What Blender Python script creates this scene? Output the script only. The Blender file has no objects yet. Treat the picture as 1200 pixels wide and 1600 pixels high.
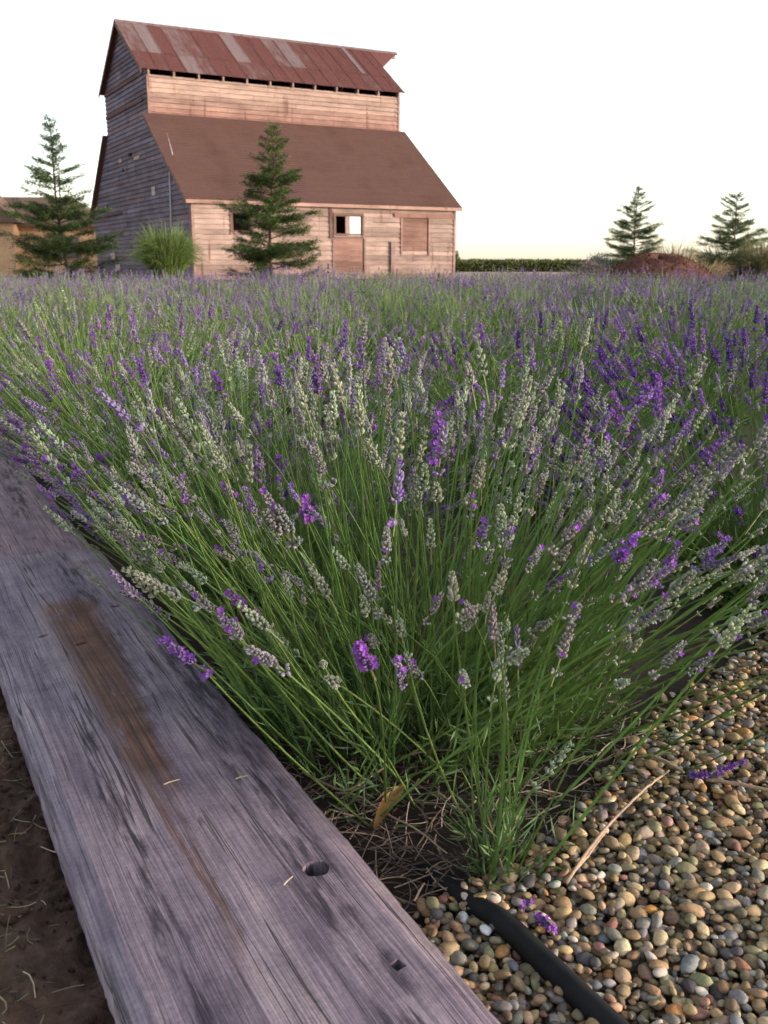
import bpy, bmesh, math, random
import numpy as np
R = math.radians
SC = bpy.context.scene
COL = SC.collection

# ------------------------------------------------------------------ camera
cam_d = bpy.data.cameras.new('camera'); cam = bpy.data.objects.new('camera', cam_d); COL.objects.link(cam)
cam.location = (0, 0, 0.6); cam.rotation_euler = (R(90 - 14.494), 0, 0)
cam_d.sensor_fit = 'VERTICAL'; cam_d.sensor_height = 36; cam_d.sensor_width = 27; cam_d.lens = 33.68
cam_d.clip_start = 0.02; cam_d.clip_end = 3000
cam_d.dof.use_dof = True; cam_d.dof.focus_distance = 1.35; cam_d.dof.aperture_fstop = 17
SC.camera = cam
# ------------------------------------------------------------------ sky and sun
SUN_AZ, SUN_EL = 104.0, 9.0          # degrees clockwise from the view direction (+Y), and above the horizon
world = bpy.data.worlds.new('World'); SC.world = world; world.use_nodes = True
wn = world.node_tree; wn.nodes.clear()
sky = wn.nodes.new('ShaderNodeTexSky'); sky.sky_type = 'NISHITA'; sky.sun_disc = False
sky.sun_elevation = R(SUN_EL); sky.sun_rotation = R(SUN_AZ); sky.air_density = 1.0; sky.dust_density = 1.0; sky.ozone_density = 1.0
hs = wn.nodes.new('ShaderNodeHueSaturation'); hs.inputs['Saturation'].default_value = 0.50
bg = wn.nodes.new('ShaderNodeBackground'); bg.inputs['Strength'].default_value = 0.15
wo = wn.nodes.new('ShaderNodeOutputWorld')
wn.links.new(sky.outputs[0], hs.inputs['Color']); wn.links.new(hs.outputs[0], bg.inputs[0]); wn.links.new(bg.outputs[0], wo.inputs[0])
sun_d = bpy.data.lights.new('sun', 'SUN'); sun_d.energy = 1.75; sun_d.angle = R(8); sun_d.color = (1.0, 0.83, 0.69)
sun = bpy.data.objects.new('sun', sun_d); COL.objects.link(sun)
sun.rotation_euler = (R(90 - SUN_EL), 0, R(180 - SUN_AZ))
sun.location = (30, -5, 20)
SC.view_settings.view_transform = 'Standard'; SC.view_settings.look = 'None'
SC.view_settings.exposure = 1.8; SC.view_settings.gamma = 1.0; SC.view_settings.use_curve_mapping = False
SC.render.engine = 'CYCLES'; SC.cycles.use_denoising = True
SC.cycles.max_bounces = 6; SC.cycles.transparent_max_bounces = 4

rng = np.random.default_rng(7)
random.seed(7)

# ------------------------------------------------------------------ helpers
def tag(o, label=None, cat=None, group=None, kind=None):
    if label: o['label'] = label
    if cat: o['category'] = cat
    if group: o['group'] = group
    if kind: o['kind'] = kind
    return o

def empty(name, loc=(0, 0, 0), rz=0.0, parent=None):
    o = bpy.data.objects.new(name, None); COL.objects.link(o)
    o.location = loc; o.rotation_euler = (0, 0, rz); o.parent = parent; o.empty_display_size = 0.1
    return o

def make_mesh(name, V, faces, col=None, mat=None, smooth=False):
    """V (n,3); faces: list of integer arrays (m,k); col: (n,3) point colours or None (white)."""
    V = np.asarray(V, dtype=np.float32)
    me = bpy.data.meshes.new(name)
    me.vertices.add(len(V)); me.vertices.foreach_set('co', V.ravel())
    arrs = [np.asarray(f, dtype=np.int32) for f in (faces if isinstance(faces, list) else [faces]) if len(f)]
    nl = sum(a.size for a in arrs); npoly = sum(len(a) for a in arrs)
    me.loops.add(nl); me.loops.foreach_set('vertex_index', np.concatenate([a.ravel() for a in arrs]))
    me.polygons.add(npoly)
    tot = np.concatenate([np.full(len(a), a.shape[1], np.int32) for a in arrs])
    st = np.concatenate([[0], np.cumsum(tot)[:-1]]).astype(np.int32)
    me.polygons.foreach_set('loop_start', st); me.polygons.foreach_set('loop_total', tot)
    me.polygons.foreach_set('use_smooth', np.full(npoly, bool(smooth)))
    at = me.attributes.new('col', 'FLOAT_COLOR', 'POINT')
    c = np.ones((len(V), 4), np.float32)
    if col is not None: c[:, :3] = col
    at.data.foreach_set('color', c.ravel())
    me.update(calc_edges=True); me.validate()
    if mat: me.materials.append(mat)
    return me

def obj(name, me, parent=None, loc=None, color=None):
    o = bpy.data.objects.new(name, me); COL.objects.link(o); o.parent = parent
    if loc is not None: o.location = loc
    if color is not None: o.color = (*color, 1.0)
    return o

class MB:
    """collects simple solids into one mesh"""
    def __init__(s): s.V = []; s.F = {}; s.n = 0; s.C = []
    def add(s, V, faces, c=(1, 1, 1)):
        V = np.asarray(V, float)
        for f in faces: s.F.setdefault(len(f), []).append([i + s.n for i in f])
        s.V.append(V); s.C.append(np.tile(np.asarray(c, float), (len(V), 1))); s.n += len(V)
    def addt(s, V, T, c=None):
        V = np.asarray(V, float); T = np.asarray(T) + s.n
        s.F.setdefault(T.shape[1], []).extend(T.tolist())
        s.V.append(V); s.C.append(np.ones((len(V), 3)) if c is None else np.broadcast_to(np.asarray(c, float), (len(V), 3))); s.n += len(V)
    def box(s, x0, x1, y0, y1, z0, z1, c=(1, 1, 1)):
        s.hexa([(x0, y0, z0), (x1, y0, z0), (x1, y1, z0), (x0, y1, z0), (x0, y0, z1), (x1, y0, z1), (x1, y1, z1), (x0, y1, z1)], c)
    def hexa(s, P, c=(1, 1, 1)):
        s.add(P, [(0, 3, 2, 1), (4, 5, 6, 7), (0, 1, 5, 4), (1, 2, 6, 5), (2, 3, 7, 6), (3, 0, 4, 7)], c)
    def tube(s, P, r, k=6, c=(1, 1, 1), cap=True):
        V, T = tube(P, r, k)
        s.addt(V, T, c)
        if cap:
            n = len(P)
            s.F.setdefault(k, []).append([s.n - n * k + i for i in range(k)][::-1]); s.F[k].append([s.n - k + i for i in range(k)])
    def mesh(s, name, mat, smooth=False):
        return make_mesh(name, np.concatenate(s.V), [np.array(v) for v in s.F.values()], np.concatenate(s.C), mat, smooth)

def tube(P, r, k=6):
    P = np.asarray(P, float); n = len(P); r = np.broadcast_to(np.asarray(r, float), (n,))
    d = np.gradient(P, axis=0); d /= np.linalg.norm(d, axis=1, keepdims=True) + 1e-12
    up = np.array([0, 0, 1.0]) if abs(d[:, 2]).mean() < 0.8 else np.array([1.0, 0, 0])
    a = np.cross(d, up); a /= np.linalg.norm(a, axis=1, keepdims=True) + 1e-12
    b = np.cross(d, a)
    t = np.linspace(0, 2 * np.pi, k, endpoint=False)
    V = P[:, None] + (a[:, None] * np.cos(t)[None, :, None] + b[:, None] * np.sin(t)[None, :, None]) * r[:, None, None]
    i = np.arange(n - 1)[:, None] * k; j = np.arange(k)[None]; j2 = (j + 1) % k
    Q = np.stack([i + j, i + j2, i + k + j2, i + k + j], -1).reshape(-1, 4)
    return V.reshape(-1, 3), Q

def bez(p0, p1, p2, n):
    t = np.linspace(0, 1, n)[:, None]
    return (1 - t) ** 2 * np.asarray(p0) + 2 * t * (1 - t) * np.asarray(p1) + t * t * np.asarray(p2)

def unit(v): return v / (np.linalg.norm(v, axis=-1, keepdims=True) + 1e-12)

def leaf_arrays(P, D, W, l, w, fold=0.25):
    """folded diamond leaves: 4 verts, 2 tris each"""
    n = len(P); D = unit(D); W = unit(W - D * (W * D).sum(-1, keepdims=True)); N = np.cross(D, W)
    l = np.broadcast_to(l, (n,))[:, None]; w = np.broadcast_to(w, (n,))[:, None]
    m = P + D * l * 0.45
    V = np.stack([P, m + W * w * .5 + N * w * fold, P + D * l, m - W * w * .5 + N * w * fold], 1).reshape(-1, 3)
    b = np.arange(n)[:, None] * 4
    T = np.concatenate([b + [0, 1, 2], b + [0, 2, 3]], 1).reshape(-1, 3)
    return V, T

def strips(P0, P1, P2, w, k=5):
    """arched tapering blades along quadratic curves; (n,3) control points"""
    n = len(P0); t = np.linspace(0, 1, k)[None, :, None]
    C = (1 - t) ** 2 * P0[:, None] + 2 * t * (1 - t) * P1[:, None] + t * t * P2[:, None]
    d = unit(np.gradient(C, axis=1)); side = unit(np.cross(d, rng.normal(size=(n, 1, 3))))
    ww = np.broadcast_to(w, (n,))[:, None, None] * (1 - 0.93 * t ** 1.6)
    V = np.stack([C + side * ww * .5, C - side * ww * .5], 2).reshape(n, -1, 3)
    q = np.array([[2 * i, 2 * i + 1, 2 * i + 3, 2 * i + 2] for i in range(k - 1)])
    Q = (np.arange(n)[:, None, None] * (2 * k) + q[None]).reshape(-1, 4)
    return V.reshape(-1, 3), Q, 2 * k

def inst(tv, tf, tc, M, T, C):
    """merge n transformed copies of a template; tc (nv,3) template colours, C (n,3) tint"""
    n = len(T); nv = len(tv)
    V = np.einsum('nij,vj->nvi', M, tv) + T[:, None]
    F = (np.arange(n)[:, None, None] * nv + tf[None]).reshape(-1, tf.shape[1])
    c = tc[None] * C[:, None]
    return V.reshape(-1, 3), F, c.reshape(-1, 3)

def frames(D, roll):
    """(n,3,3) matrices whose z column is D"""
    D = unit(D); h = np.where(np.abs(D[:, 2:3]) > 0.95, [[1.0, 0, 0]], [[0, 0, 1.0]])
    a = unit(np.cross(h, D)); b = np.cross(D, a)
    c, s = np.cos(roll)[:, None], np.sin(roll)[:, None]
    return np.stack([a * c + b * s, b * c - a * s, D], -1)

def vnoise(x, y, scale, seed, octs=4):
    """cheap smooth noise from value lattice"""
    g = np.random.default_rng(seed).random((64, 64)); out = 0; amp = 1; tot = 0
    for o in range(octs):
        u = x * scale * 2 ** o + 13.7 * o; v = y * scale * 2 ** o + 7.1 * o
        i = np.floor(u).astype(int); j = np.floor(v).astype(int); fu = u - i; fv = v - j
        fu = fu * fu * (3 - 2 * fu); fv = fv * fv * (3 - 2 * fv)
        a = g[i % 64, j % 64]; b = g[(i + 1) % 64, j % 64]; c = g[i % 64, (j + 1) % 64]; d = g[(i + 1) % 64, (j + 1) % 64]
        out = out + amp * ((a * (1 - fu) + b * fu) * (1 - fv) + (c * (1 - fu) + d * fu) * fv); tot += amp; amp *= .5
    return out / tot - .5

def grid_mesh(name, xs, ys, zf, mat, smooth=True, tr=None):
    X, Y = np.meshgrid(xs, ys, indexing='ij')
    Z = zf(X, Y)
    V = np.stack([X, Y, Z], -1).reshape(-1, 3)
    if tr is not None: V = tr(V)
    nx, ny = len(xs), len(ys)
    i = np.arange(nx - 1)[:, None] * ny; j = np.arange(ny - 1)[None]
    Q = np.stack([i + j, i + ny + j, i + ny + j + 1, i + j + 1], -1).reshape(-1, 4)
    return make_mesh(name, V, Q, None, mat, smooth)

# ------------------------------------------------------------------ materials
class NT:
    def __init__(s, name):
        s.m = bpy.data.materials.new(name); s.m.use_nodes = True; s.t = s.m.node_tree
        s.b = s.t.nodes['Principled BSDF']; s.out = s.t.nodes['Material Output']
    def n(s, typ, **kw):
        nd = s.t.nodes.new(typ)
        for k, v in kw.items():
            if k.startswith('i_'):
                key = k[2:]; key = int(key) if key.isdigit() else key.replace('_', ' ')
                s.put(nd.inputs[key], v)
            else: setattr(nd, k, v)
        return nd
    def put(s, sock, v):
        if isinstance(v, bpy.types.NodeSocket): s.t.links.new(v, sock)
        elif isinstance(v, (tuple, list)) and len(v) == 3 and sock.type == 'RGBA': sock.default_value = (*v, 1)
        else: sock.default_value = v
    def coord(s, kind='Object'): return s.n('ShaderNodeTexCoord').outputs[kind]
    def mapping(s, v, scale=(1, 1, 1), loc=(0, 0, 0), rot=(0, 0, 0)):
        return s.n('ShaderNodeMapping', i_Vector=v, i_Scale=scale, i_Location=loc, i_Rotation=rot).outputs[0]
    def noise(s, v, scale, detail=4, rough=.55, dist=0.0, col=False):
        nd = s.n('ShaderNodeTexNoise', i_Vector=v, i_Scale=scale, i_Detail=detail, i_Roughness=rough, i_Distortion=dist)
        return nd.outputs['Color' if col else 'Fac']
    def ramp(s, f, stops):
        nd = s.n('ShaderNodeValToRGB', i_Fac=f); e = nd.color_ramp.elements
        while len(e) < len(stops): e.new(0.5)
        for el, (p, c) in zip(e, stops): el.position = p; el.color = (*c, 1) if len(c) == 3 else c
        return nd.outputs[0]
    def math(s, op, a, b=0.0, c=0.0, clamp=False):
        nd = s.n('ShaderNodeMath', operation=op, use_clamp=clamp); s.put(nd.inputs[0], a); s.put(nd.inputs[1], b); s.put(nd.inputs[2], c)
        return nd.outputs[0]
    def mix(s, f, a, b, mode='MIX'):
        nd = s.n('ShaderNodeMix', data_type='RGBA', blend_type=mode)
        s.put(nd.inputs[0], f); s.put(nd.inputs[6], a); s.put(nd.inputs[7], b)
        return nd.outputs[2]
    def smooth(s, x, a, b):
        nd = s.n('ShaderNodeMapRange', interpolation_type='SMOOTHSTEP', i_Value=x); nd.inputs[1].default_value = a; nd.inputs[2].default_value = b
        return nd.outputs[0]
    def bump(s, h, strength=.3, dist=.01):
        s.put(s.b.inputs['Normal'], s.n('ShaderNodeBump', i_Height=h, i_Strength=strength, i_Distance=dist).outputs[0])
    def attr(s): return s.n('ShaderNodeAttribute', attribute_name='col').outputs['Color']
    def ocol(s): return s.n('ShaderNodeObjectInfo').outputs['Color']
    def base(s, c, rough=.8, spec=.3):
        s.put(s.b.inputs['Base Color'], c); s.put(s.b.inputs['Roughness'], rough); s.put(s.b.inputs['Specular IOR Level'], spec)
        return s.m

def plant_mat(name, rough=.6, trans=.25, var=.5):
    t = NT(name); c = t.mix(1.0, t.attr(), t.ocol(), 'MULTIPLY')
    nz = t.noise(t.coord(), 60, 2)
    c = t.mix(1.0, c, t.ramp(nz, [(.25, (1 - var, 1 - var, 1 - var)), (.75, (1 + .3 * var, 1 + .3 * var, 1 + .3 * var))]), 'MULTIPLY')
    t.base(c, rough, .25)
    tr = t.n('ShaderNodeBsdfTranslucent', i_Color=c)
    mx = t.n('ShaderNodeMixShader', i_Fac=trans)
    t.t.links.new(t.b.outputs[0], mx.inputs[1]); t.t.links.new(tr.outputs[0], mx.inputs[2]); t.t.links.new(mx.outputs[0], t.out.inputs[0])
    return t.m

M_STEM = plant_mat('lavender_green', .55, .30, .35)
M_SPIKE = plant_mat('lavender_flower', .75, .15, .3)
M_NEEDLE = plant_mat('conifer_needles', .6, .2, .6)
M_BLADE = plant_mat('grass_blades', .6, .3, .5)

def m_simple(name, c, rough=.8, nscale=8, var=.35, bump=.2, bd=.01, stretch=(1, 1, 1), spec=.3):
    t = NT(name); v = t.mapping(t.coord(), stretch)
    f = t.noise(v, nscale, 6, .6); f2 = t.noise(v, nscale * .13, 4, .6)
    k = t.mix(.5, t.ramp(f, [(.3, (1 - var,) * 3), (.7, (1 + var,) * 3)]), t.ramp(f2, [(.3, (1 - var,) * 3), (.7, (1 + var,) * 3)]), 'MIX')
    c = t.mix(1.0, t.mix(1.0, c, t.mix(1.0, t.attr(), t.ocol(), 'MULTIPLY'), 'MULTIPLY'), k, 'MULTIPLY')
    t.bump(f, bump, bd)
    return t.base(c, rough, spec)

def m_wood(name, c, var=.5):
    """old unpainted boards: grain runs level, streaked and blotched; the colour of each board comes from the board"""
    t = NT(name); o = t.coord()
    g = t.noise(t.mapping(o, (1.2, 1.2, 34)), 2.2, 6, .65); bl = t.noise(t.mapping(o, (.5, .5, 1.6)), 1.6, 5, .62); st = t.noise(t.mapping(o, (5, 5, .5)), 1.0, 5, .6)
    k = t.mix(.5, t.ramp(g, [(.25, (1 - var,) * 3), (.75, (1 + var * .7,) * 3)]), t.ramp(bl, [(.32, (.42, .36, .37)), (.5, (.85, .80, .80)), (.62, (1.22, 1.18, 1.15))]))
    k = t.mix(t.smooth(st, .56, .72), k, (.55, .42, .38), 'MULTIPLY')
    c = t.mix(1.0, t.mix(1.0, c, t.ocol(), 'MULTIPLY'), k, 'MULTIPLY')
    c = t.mix(1.0, c, (1.35, 1.35, 1.35), 'MULTIPLY')
    t.bump(g, .3, .006)
    return t.base(c, .92, .1)

M_SIDING = m_wood('weathered_siding', (.210, .166, .146), .7)
M_TRIM = m_wood('weathered_trim', (.175, .128, .115), .35)

def m_shingle():
    t = NT('brown_shingles'); o = t.coord()
    br = t.n('ShaderNodeTexBrick', i_Vector=t.coord('UV'), i_Scale=1.0)
    f = t.noise(o, 30, 4, .6); f2 = t.noise(t.mapping(o, (1, 1, .35)), .7, 5, .6); f3 = t.noise(t.mapping(o, (9, .6, .6)), .5, 4, .6)
    c = t.ramp(f2, [(.3, (.080, .043, .035)), (.5, (.102, .056, .046)), (.7, (.092, .049, .047))])
    c = t.mix(.6, c, t.ramp(f, [(.25, (.55,) * 3), (.75, (1.4,) * 3)]), 'MULTIPLY')
    c = t.mix(t.math('MULTIPLY', t.smooth(f3, .5, .8), .5), c, (.094, .056, .040))
    t.bump(f, .4, .01)
    return t.base(c, .92, .1)
M_SHINGLE = m_shingle()

def m_rust():
    t = NT('rusted_roof_metal'); o = t.coord(); oc = t.ocol()
    f = t.noise(t.mapping(o, (1.2, .5, .5)), 2.4, 7, .65); f2 = t.noise(t.mapping(o, (6, .6, .6)), 1.5, 5, .6); f3 = t.noise(o, 22, 4, .6)
    sep = t.n('ShaderNodeSeparateColor', i_Color=oc).outputs
    # the red channel of the sheet's own colour says how rusted it is
    m = t.math('ADD', t.math('MULTIPLY', t.math('ADD', t.math('MULTIPLY', f, .6), t.math('MULTIPLY', f2, .4)), 1.15), t.math('SUBTRACT', sep[0], .62))
    mask = t.smooth(m, .22, .60)
    rust = t.ramp(f3, [(.3, (.075, .022, .018)), (.55, (.115, .036, .028)), (.75, (.17, .072, .052))])
    zinc = t.ramp(f3, [(.3, (.135, .088, .086)), (.7, (.215, .155, .150))])
    c = t.mix(mask, zinc, rust)
    t.bump(f3, .15, .004)
    return t.base(c, .68, .35)
M_RUST = m_rust()
M_SOIL = m_simple('dark_soil', (.036, .024, .018), .95, 45, .45, .6, .01)
M_DIRT = m_simple('brown_dirt', (.078, .043, .029), .95, 90, .6, 1.0, .006)
M_GROUND = m_simple('dry_ground', (.27, .19, .14), .95, 3, .3, .4, .02)
def m_grit():
    t = NT('gravel_grit'); o = t.coord()
    v = t.n('ShaderNodeTexVoronoi', i_Vector=o, i_Scale=78.0); e = t.n('ShaderNodeTexVoronoi', feature='DISTANCE_TO_EDGE', i_Vector=o, i_Scale=78.0)
    hue = t.n('ShaderNodeSeparateColor', i_Color=v.outputs['Color']).outputs[0]
    c = t.ramp(hue, [(0, (.10, .08, .06)), (.3, (.20, .145, .095)), (.55, (.26, .20, .135)), (.75, (.17, .155, .145)), (1, (.31, .24, .17))])
    c = t.mix(t.smooth(e.outputs['Distance'], 0, .18), (.035, .027, .02), c)
    t.bump(t.smooth(e.outputs['Distance'], 0, .35), 1.0, .006)
    return t.base(c, .85, .2)
M_GRAVELBASE = m_grit()
M_HOSE = m_simple('black_poly_pipe', (.009, .009, .010), .75, 60, .75, .1, .001, spec=.25)
M_STRAW = m_simple('dry_straw', (.34, .28, .20), .75, 200, .3, .2, .001)
M_TWIG = m_simple('dry_twig', (.27, .19, .135), .8, 220, .4, .3, .001)
M_LEAF = m_simple('dry_leaf', (.34, .16, .05), .7, 120, .4, .3, .001)
M_DEBRIS = m_simple('dead_stems', (1, 1, 1), .9, 120, .4, .3, .001)
M_BARK = m_simple('bark', (.085, .058, .042), .95, 20, .5, .6, .01, (1, 1, .3))
M_MULCH = m_simple('red_mulch', (.080, .032, .021), .95, 9, .55, .8, .05)
M_STUCCO = m_simple('tan_stucco', (.52, .32, .19), .9, 5, .2, .2, .01)
M_HROOF = m_simple('house_roof', (.14, .085, .062), .9, 6, .3, .3, .02)
M_METAL = m_simple('grey_conduit', (.36, .36, .40), .5, 12, .2, .05, .002)
M_DARKWOOD = m_wood('dark_boards', (.11, .07, .058), .35)
M_GLASS = m_simple('dusty_glass', (.02, .022, .025), .1, 5, .1, 0, .001, spec=.6)

def m_pebble():
    t = NT('river_pebble'); o = t.coord()
    c = t.mix(1.0, t.attr(), t.ocol(), 'MULTIPLY')
    g = t.n('ShaderNodeNewGeometry').outputs['Position']
    f = t.noise(g, 260, 5, .65); f2 = t.noise(g, 1300, 3, .6)
    c = t.mix(.75, c, t.ramp(f, [(.28, (.5, .47, .45)), (.5, (1, 1, 1)), (.74, (1.4, 1.36, 1.3))]), 'MULTIPLY')
    c = t.mix(.5, c, t.ramp(f2, [(.3, (.6,) * 3), (.7, (1.35,) * 3)]), 'MULTIPLY')
    t.bump(f2, .25, .0008)
    return t.base(c, .74, .25)
M_PEBBLE = m_pebble()

def m_plank():
    """grey weathered softwood board; local x across, y along"""
    t = NT('weathered_plank'); o = t.coord()
    sx = t.n('ShaderNodeSeparateXYZ', i_Vector=o).outputs
    wob = t.noise(t.mapping(o, (3, 1.3, 3)), 2.2, 3, .5, col=True)
    ov = t.n('ShaderNodeVectorMath', operation='MULTIPLY_ADD', i_0=wob, i_1=(.011, .02, 0), i_2=o).outputs[0]
    grain = t.noise(t.mapping(ov, (230, 2.2, 30)), 1.0, 4, .6)
    fine = t.noise(t.mapping(ov, (640, 9, 60)), 1.0, 3, .6)
    broad = t.noise(t.mapping(ov, (17, 2.2, 5)), 1.0, 5, .62)
    blot = t.noise(o, 17, 6, .66)
    speck = t.noise(o, 210, 4, .7)
    c = t.ramp(broad, [(.28, (.075, .055, .078)), (.40, (.155, .118, .152)), (.55, (.225, .175, .207)), (.72, (.27, .212, .222))])
    c = t.mix(.68, c, t.ramp(grain, [(.30, (.45, .42, .46)), (.48, (.98, .98, .98)), (.70, (1.26, 1.22, 1.22))]), 'MULTIPLY')
    c = t.mix(.72, c, t.ramp(fine, [(.34, (.45, .44, .46)), (.5, (1, 1, 1)), (.66, (1.34, 1.32, 1.30))]), 'MULTIPLY')
    c = t.mix(.75, c, t.ramp(blot, [(.32, (.66, .64, .70)), (.5, (1, 1, 1)), (.68, (1.25, 1.24, 1.20))]), 'MULTIPLY')
    c = t.mix(.55, c, t.ramp(speck, [(.3, (.62,) * 3), (.5, (1,) * 3), (.72, (1.35,) * 3)]), 'MULTIPLY')
    # worn streaks; each runs along the board about a line x = cx + k (y - ym), half width w
    def streak(cx, k, ym, w0, w1, th, sc, y0, y1, soft=.18):
        line = t.math('ADD', t.math('MULTIPLY', t.math('SUBTRACT', sx[1], ym), k), cx)
        ww = t.math('ADD', w0, t.math('MULTIPLY', t.smooth(sx[1], y0, y1), w1 - w0))
        jit = t.math('MULTIPLY', t.math('SUBTRACT', blot, .5), .030)
        d = t.math('DIVIDE', t.math('ABSOLUTE', t.math('SUBTRACT', t.math('ADD', sx[0], jit), line)), ww)
        a = t.math('SUBTRACT', 1.0, t.smooth(d, .45, 1.1))
        ends = t.math('MULTIPLY', t.smooth(sx[1], y0, y0 + .14), t.math('SUBTRACT', 1.0, t.smooth(sx[1], y1 - .06, y1)))
        nn = t.noise(t.mapping(ov, sc), 1.0, 6, .65)
        return t.math('MULTIPLY', t.math('MULTIPLY', a, ends), t.smooth(nn, th, th + soft))
    dk = t.math('MAXIMUM', streak(.054, .02, .9, .015, .012, .42, (130, 9, 9), .3, 1.25), streak(.195, .075, .9, .020, .040, .42, (80, 9, 9), .25, 1.62))
    dk = t.math('MAXIMUM', dk, streak(.155, .03, 1.5, .012, .03, .46, (90, 9, 9), 1.25, 1.95))
    c = t.mix(t.math('MULTIPLY', dk, .86), c, (.026, .018, .030))
    ck = t.noise(t.mapping(ov, (34, .9, 8)), 1.0, 3, .55); crack = t.math('MULTIPLY', t.math('SUBTRACT', 1.0, t.smooth(t.math('ABSOLUTE', t.math('SUBTRACT', ck, .5)), .003, .013)), t.smooth(broad, .42, .58))
    c = t.mix(t.math('MULTIPLY', crack, .8), c, (.02, .015, .02))
    st = t.math('MAXIMUM', streak(.118, .030, 1.35, .026, .050, .27, (40, 7, 9), .98, 1.72), t.math('MULTIPLY', streak(.104, .030, 1.05, .010, .018, .38, (75, 6, 9), .70, 1.3), .75))
    c = t.mix(t.math('MULTIPLY', st, .85), c, t.mix(t.smooth(grain, .35, .6), (.050, .022, .011), t.ramp(blot, [(.35, (.090, .036, .018)), (.65, (.17, .078, .040))])))
    c = t.mix(1.0, c, t.ocol(), 'MULTIPLY')
    h = t.math('SUBTRACT', t.math('ADD', t.math('ADD', grain, t.math('MULTIPLY', fine, .7)), t.math('MULTIPLY', speck, .3)), t.math('MULTIPLY', crack, 1.6))
    t.bump(h, .7, .0018)
    return t.base(c, .82, .25)
M_PLANK = m_plank()

# ------------------------------------------------------------------ ground
AZ = R(-28.0); DV = np.array([math.sin(AZ), math.cos(AZ)]); NV = np.array([math.cos(AZ), -math.sin(AZ)])   # along the board edging / across it
def dn(d, n, z=0.0): p = DV * d + NV * n; return np.array([p[0], p[1], z])

def geo(a, b, first, ratio):
    out = [a]; s = first
    while out[-1] < b: out.append(out[-1] + s); s *= ratio
    return out
pos = geo(0, 1500, 2.0, 1.25); xs = np.array([-p for p in pos[:0:-1]] + pos); ys = np.array([-p for p in geo(0, 60, 2, 1.25)[:0:-1]] + pos)
g = obj('ground', grid_mesh('ground', xs, ys, lambda X, Y: -0.045 + 0 * X, M_GROUND)); tag(g, kind='structure')

def dn_tr(V): return np.stack([V[:, 0] * DV[0] + V[:, 1] * NV[0], V[:, 0] * DV[1] + V[:, 1] * NV[1], V[:, 2]], 1)
# edge between bed and gravel
GB = np.array([[-.05, .60], [0.00, .745], [.10, .82], [.20, .915], [.31, 1.10], [.62, 1.45], [1.1, 1.95], [2.5, 3.3]])   # edge between bed and gravel (x, y)
def gravel_edge_y(x): return np.interp(x, GB[:, 0], GB[:, 1])
# planting bed: fine near the camera, coarse beyond
def bed_z(D, N):
    x = D * DV[0] + N * NV[0]; y = D * DV[1] + N * NV[1]
    dip = np.clip((gravel_edge_y(x) - y) / .05, 0, 1) * (x > -.08) * (x < 2.6)      # the bed drops away under the gravel
    return -0.008 + .020 * vnoise(D, N, 9, 3, 4) + .03 * vnoise(D, N, 1.2, 5, 2) - .028 * dip
bd = np.concatenate([np.linspace(-.2, 2.6, 180), np.linspace(2.7, 19, 70)]); bn = np.concatenate([np.linspace(.33, 1.6, 90), np.linspace(1.7, 22, 60)])
tag(obj('planting_bed', grid_mesh('planting_bed', bd, bn, bed_z, M_SOIL, True, dn_tr)), kind='structure')
# dirt on the camera side of the boards
def dirt_z(D, N):
    lump = vnoise(D, N, 16, 11, 4)
    return .034 + .030 * lump + .016 * vnoise(D, N, 60, 12, 3) - .012 * np.clip((N - .06) / .05, 0, 1) - np.clip((N - .30) / .06, 0, 1) * .08
dd = np.concatenate([np.linspace(.3, 2.0, 420), np.linspace(2.05, 2.4, 20), np.linspace(2.5, 19, 60)]); dnn = np.concatenate([np.linspace(-9, -.5, 20), np.linspace(-.45, .36, 230)])
dirt = tag(obj('dirt_path', grid_mesh('dirt_path', dd, dnn, dirt_z, M_DIRT, True, dn_tr)), kind='structure')

# ------------------------------------------------------------------ gravel
gx = np.linspace(-.06, 2.5, 150); gy = np.linspace(0, 1, 70)
X, T_ = np.meshgrid(gx, gy, indexing='ij'); Yg = -.5 + T_ * (gravel_edge_y(X) + .03 + .5)
Zg = -.002 + .010 * vnoise(X, Yg, 12, 21, 3) - .02 * np.clip(T_ - .93, 0, 1) / .07
V = np.stack([X, Yg, Zg], -1).reshape(-1, 3)
i = np.arange(len(gx) - 1)[:, None] * len(gy); j = np.arange(len(gy) - 1)[None]
Q = np.stack([i + j, i + len(gy) + j, i + len(gy) + j + 1, i + j + 1], -1).reshape(-1, 4)
# keep only what lies on the bed side of the boards
keep = (V[Q].mean(1)[:, :2] @ NV) > .335
gravel = tag(obj('gravel_bed', make_mesh('gravel_bed', V, Q[keep], None, M_GRAVELBASE, True)), kind='structure')

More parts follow.
